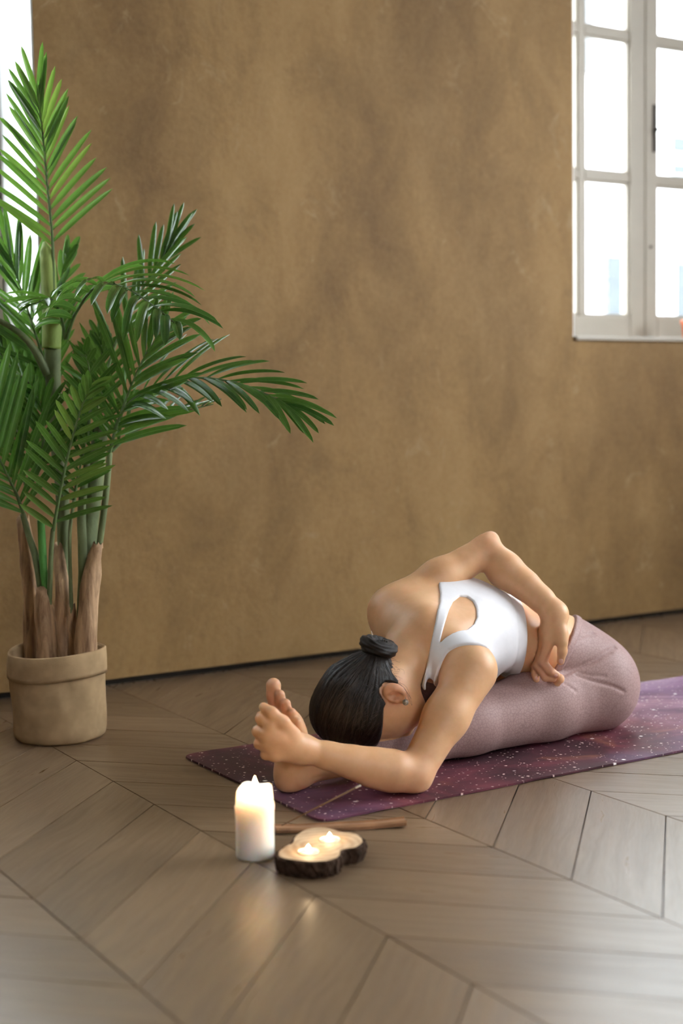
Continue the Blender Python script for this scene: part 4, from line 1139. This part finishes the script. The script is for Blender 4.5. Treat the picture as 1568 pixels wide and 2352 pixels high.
cane('stem', [(194, 1420, 3.575), (204, 1230, 3.59), (217, 1120, 3.60), (228, 1020, 3.60), (236, 960, 3.60)], [.020, .021, .022, .019, .014], STEM, lump=.05)
cane('stem', [(192, 1420, 3.57), (190, 1260, 3.57), (188, 1170, 3.575), (200, 1060, 3.58)], [.011, .012, .011, .008], STEM)
cane('stem', [(222, 1300, 3.565), (238, 1180, 3.555), (246, 1110, 3.56), (252, 1040, 3.56)], [.008, .008, .008, .007], STEM)
cane('stem', [(150, 1400, 3.62), (144, 1160, 3.63), (134, 1030, 3.64), (124, 900, 3.64), (120, 790, 3.64)], [.015, .017, .018, .019, .022], STEM, lump=.05)
cane('stem', [(118, 800, 3.63), (122, 730, 3.62), (140, 690, 3.61)], [.024, .026, .010], SHEATH)
cane('stem', [(120, 830, 3.645), (114, 700, 3.65), (110, 610, 3.65), (106, 575, 3.65), (102, 556, 3.65)], [.016, .020, .020, .016, .004], SHEATH)
cane('stem', [(104, 1420, 3.56), (84, 1290, 3.57), (66, 1230, 3.58), (52, 1180, 3.58)], [.010, .009, .008, .007], STEM)
cane('stem', [(106, 1400, 3.555), (98, 1270, 3.55), (94, 1195, 3.55)], [.008, .010, .009], FRESH)
cane('stem', [(112, 1420, 3.555), (117, 1280, 3.53), (122, 1215, 3.52)], [.007, .006, .0055], STEM)
cane('stem', [(166, 1450, 3.58), (160, 1240, 3.56), (170, 1150, 3.55)], [.005, .0045, .004], STEM)
cane('stem', [(110, 860, 3.63), (70, 790, 3.60), (20, 748, 3.56), (-40, 720, 3.52)], [.012, .009, .007, .006], STEM)
# ---- fronds
leaf_count = 0
def leaflet(parent, p, dirv, nrm, length, width, curl, droop, sink=None, mat=None):
    """a folded blade: p base, dirv start direction, nrm blade normal"""
    n = 10; d = np.array(dirv, float); d /= np.linalg.norm(d); pos = np.array(p, float); V = []
    nr = np.array(nrm, float); seg = length/n
    for i in range(n+1):
        t = i/n; nr = nr-d*(nr@d); nr /= np.linalg.norm(nr)+1e-9; s = np.cross(d, nr)
        w = width*(.35+.65*min(1, t*4))*math.sqrt(max(0, 1-max(0, (t-.42)/.58)**2.2))*.5+.0002
        V += [pos-s*w+nr*w*.45, pos-nr*w*.06, pos+s*w+nr*w*.45]
        pos = pos+d*seg; d = d+nr*curl/n+np.array([0, 0, -droop/n]); d /= np.linalg.norm(d)
    Fc = []
    for i in range(n): k = 3*i; Fc += [(k, k+1, k+4, k+3), (k+1, k+2, k+5, k+4)]
    if sink is not None: sink.add(V, Fc); return
    o = mesh_obj('leaflet', V, Fc, mat or LEAF, parent, True, tuple(p)); uvl = o.data.uv_layers.new(name='UVMap')
    uvl.data.foreach_set('uv', [c for lp in o.data.loops for c in ((lp.vertex_index % 3)/2, (lp.vertex_index//3)/n)])
    return o
def frond(pts, nrm, n, Lmax, wid, ang=(62, 22), droop=.35, curl=0., skip=.06, sides=(1, 1), r0=.0048, lf=None, fold=.25, rand=.12, joined=False, mat=None):
    """pts: rachis (px, py, depth); nrm: upper face of the frond; n leaflets per side"""
    global leaf_count
    P_ = bez(wp(pts), 40); nr = np.array(nrm, float)
    fr = MB().tube(P_, list(np.linspace(r0, .0012, 40)), 8).build('frond', RACH, palm, True, tuple(P_[0]))
    rg = random.Random(int(pts[0][0]*7+pts[-1][1])); sink = MB() if joined else None
    for s in (-1, 1):
        if not sides[0 if s < 0 else 1]: continue
        for i in range(n):
            t = skip+(1-skip)*(i+.5*(s > 0)+rg.uniform(-.15, .15))/n; t = min(max(t, 0), .995)
            k = t*39; a = int(min(k, 38)); p = P_[a]+(P_[a+1]-P_[a])*(k-a)
            tg = P_[min(a+1, 39)]-P_[max(a-1, 0)]; tg /= np.linalg.norm(tg)
            nn = nr-tg*(nr@tg); nn /= np.linalg.norm(nn); sd = np.cross(tg, nn)*s
            A = math.radians(ang[0]+(ang[1]-ang[0])*t+rg.gauss(0, 4))
            d = tg*math.cos(A)+sd*math.sin(A)+nn*(fold+rg.gauss(0, .06))
            L_ = Lmax*(lf(t) if lf else (.55+.45*math.sin(PI*min(1, t*1.15+.12))**.8)*(1-.35*t))*(1+rg.uniform(-rand, rand))
            leaflet(fr, p, d, nn, L_, wid*(.85+.3*rg.random()), curl, droop*(1+rg.uniform(-.3, .3)), sink, mat); leaf_count += 0 if joined else 1
    if joined:
        o = sink.build('leaflets', LEAF, fr, True); o['kind'] = 'stuff'; uvl = o.data.uv_layers.new(name='UVMap')
        uvl.data.foreach_set('uv', [c for lp in o.data.loops for c in ((lp.vertex_index % 3)/2, .5)])
    return fr
cam_n = -fw*np.array([1, 1, 0]); UP = np.array([0, 0, 1.])
def facing(a, b, c): return tuple(rt*a+UP*b-fw*c)          # right, up, toward the camera
# tall upright frond
frond([(122, 700, 3.64), (121, 560, 3.64), (108, 420, 3.63), (98, 310, 3.61), (86, 215, 3.58)], facing(.12, .10, 1), 18, .225, .0145, (62, 10), .14, -.10, .24, fold=.05, lf=lambda t: .98-.42*t, rand=.08, mat=LEAF_BACKLIT)
# glossy frond arching to the right, toward the camera
frond([(152, 778, 3.60), (178, 712, 3.55), (226, 655, 3.48), (285, 660, 3.40), (350, 700, 3.32), (410, 748, 3.26)], facing(.15, 1, .45), 14, .235, .0215, (68, 34), .95, .0, .10, fold=.28, lf=lambda t: .62+.45*math.sin(PI*t)-.20*t)
# frond rising to the right behind it
frond([(228, 930, 3.64), (262, 800, 3.66), (318, 680, 3.68), (368, 600, 3.70), (396, 555, 3.71)], facing(-.35, .45, 1), 12, .200, .0165, (50, 8), .03, 0, .25, fold=.1, lf=lambda t: 1-.45*t)
# main right frond, steep
frond([(250, 1045, 3.56), (272, 970, 3.55), (300, 890, 3.53), (335, 815, 3.52), (385, 745, 3.52)], facing(-.35, .35, 1), 14, .225, .0165, (58, 20), .25, 0, .03, fold=.08, lf=lambda t: .72+.4*math.sin(PI*min(1, t+.15))-.25*t)
# long right frond arching out to its tip
frond([(252, 1035, 3.57), (285, 940, 3.54), (360, 885, 3.50), (450, 868, 3.46), (545, 880, 3.42), (625, 912, 3.39), (664, 933, 3.37)], facing(-.10, 1, .85), 20, .215, .0155, (56, 12), .42, 0, .08, fold=.08, lf=lambda t: 1.02-.42*t)
# low glossy frond to the right
frond([(256, 1036, 3.58), (310, 990, 3.60), (400, 952, 3.62), (490, 928, 3.64)], facing(.1, 1, .25), 8, .15, .0145, (46, 18), .25, 0, .12, fold=.3)
# near frond left of the middle, leaflets combed to the left
frond([(122, 1220, 3.52), (138, 1130, 3.50), (160, 1030, 3.47), (186, 940, 3.44), (212, 880, 3.42)], facing(.5, .25, 1), 15, .165, .0150, (60, 26), .08, .45, .03, fold=.12, mat=LEAF_OLIVE)
# dark frond at the left edge
frond([(54, 1182, 3.58), (38, 1135, 3.57), (14, 1085, 3.55), (-14, 1020, 3.54), (-36, 940, 3.53)], facing(.35, .1, 1), 10, .30, .0195, (50, 16), .04, 0, .02, fold=.1, lf=lambda t: .9-.2*t)
# fronds behind, left
frond([(112, 860, 3.66), (92, 800, 3.68), (66, 720, 3.69), (40, 640, 3.69), (22, 590, 3.69)], facing(.3, .2, 1), 11, .25, .0175, (48, 10), .03, 0, .06, fold=.12, lf=lambda t: 1-.4*t)
frond([(114, 900, 3.70), (70, 880, 3.70), (14, 830, 3.68), (-40, 760, 3.66)], facing(.15, .6, .8), 9, .22, .0180, (54, 22), .30, 0, .05, fold=.12, lf=lambda t: 1-.3*t)
# short frond low in the middle and small ones below the glossy one
frond([(170, 1155, 3.56), (178, 1100, 3.55), (192, 1040, 3.54), (204, 980, 3.53)], facing(.2, .1, 1), 7, .105, .0125, (55, 25), .15, .2, .02, fold=.15)
frond([(150, 780, 3.60), (140, 725, 3.57), (122, 690, 3.52), (98, 690, 3.46), (70, 705, 3.42)], facing(-.2, 1, .4), 6, .145, .0155, (60, 24), .8, 0, .1, fold=.2)
frond([(200, 1010, 3.56), (208, 930, 3.55), (205, 850, 3.54), (192, 800, 3.52)], facing(.1, .1, 1), 6, .125, .0140, (52, 25), .2, .15, .05, fold=.15)
# filling fronds deeper inside the clump
frond([(110, 960, 3.72), (92, 870, 3.74), (100, 760, 3.75), (140, 640, 3.76), (160, 580, 3.76)], facing(.0, .2, 1), 12, .17, .0170, (50, 14), .1, 0, .06, fold=.1, joined=True)
frond([(60, 1120, 3.66), (40, 1000, 3.68), (10, 900, 3.70), (-20, 800, 3.70)], facing(.2, .2, 1), 13, .22, .0180, (52, 18), .12, 0, .04, fold=.1, joined=True)
frond([(210, 1040, 3.64), (226, 930, 3.66), (236, 840, 3.68), (228, 760, 3.69)], facing(.0, .2, 1), 11, .16, .0160, (52, 18), .15, 0, .04, fold=.1, joined=True)
frond([(86, 1090, 3.62), (100, 1010, 3.61), (96, 940, 3.60), (70, 880, 3.58)], facing(.1, .3, 1), 10, .15, .0160, (54, 22), .2, 0, .04, fold=.1, joined=True)
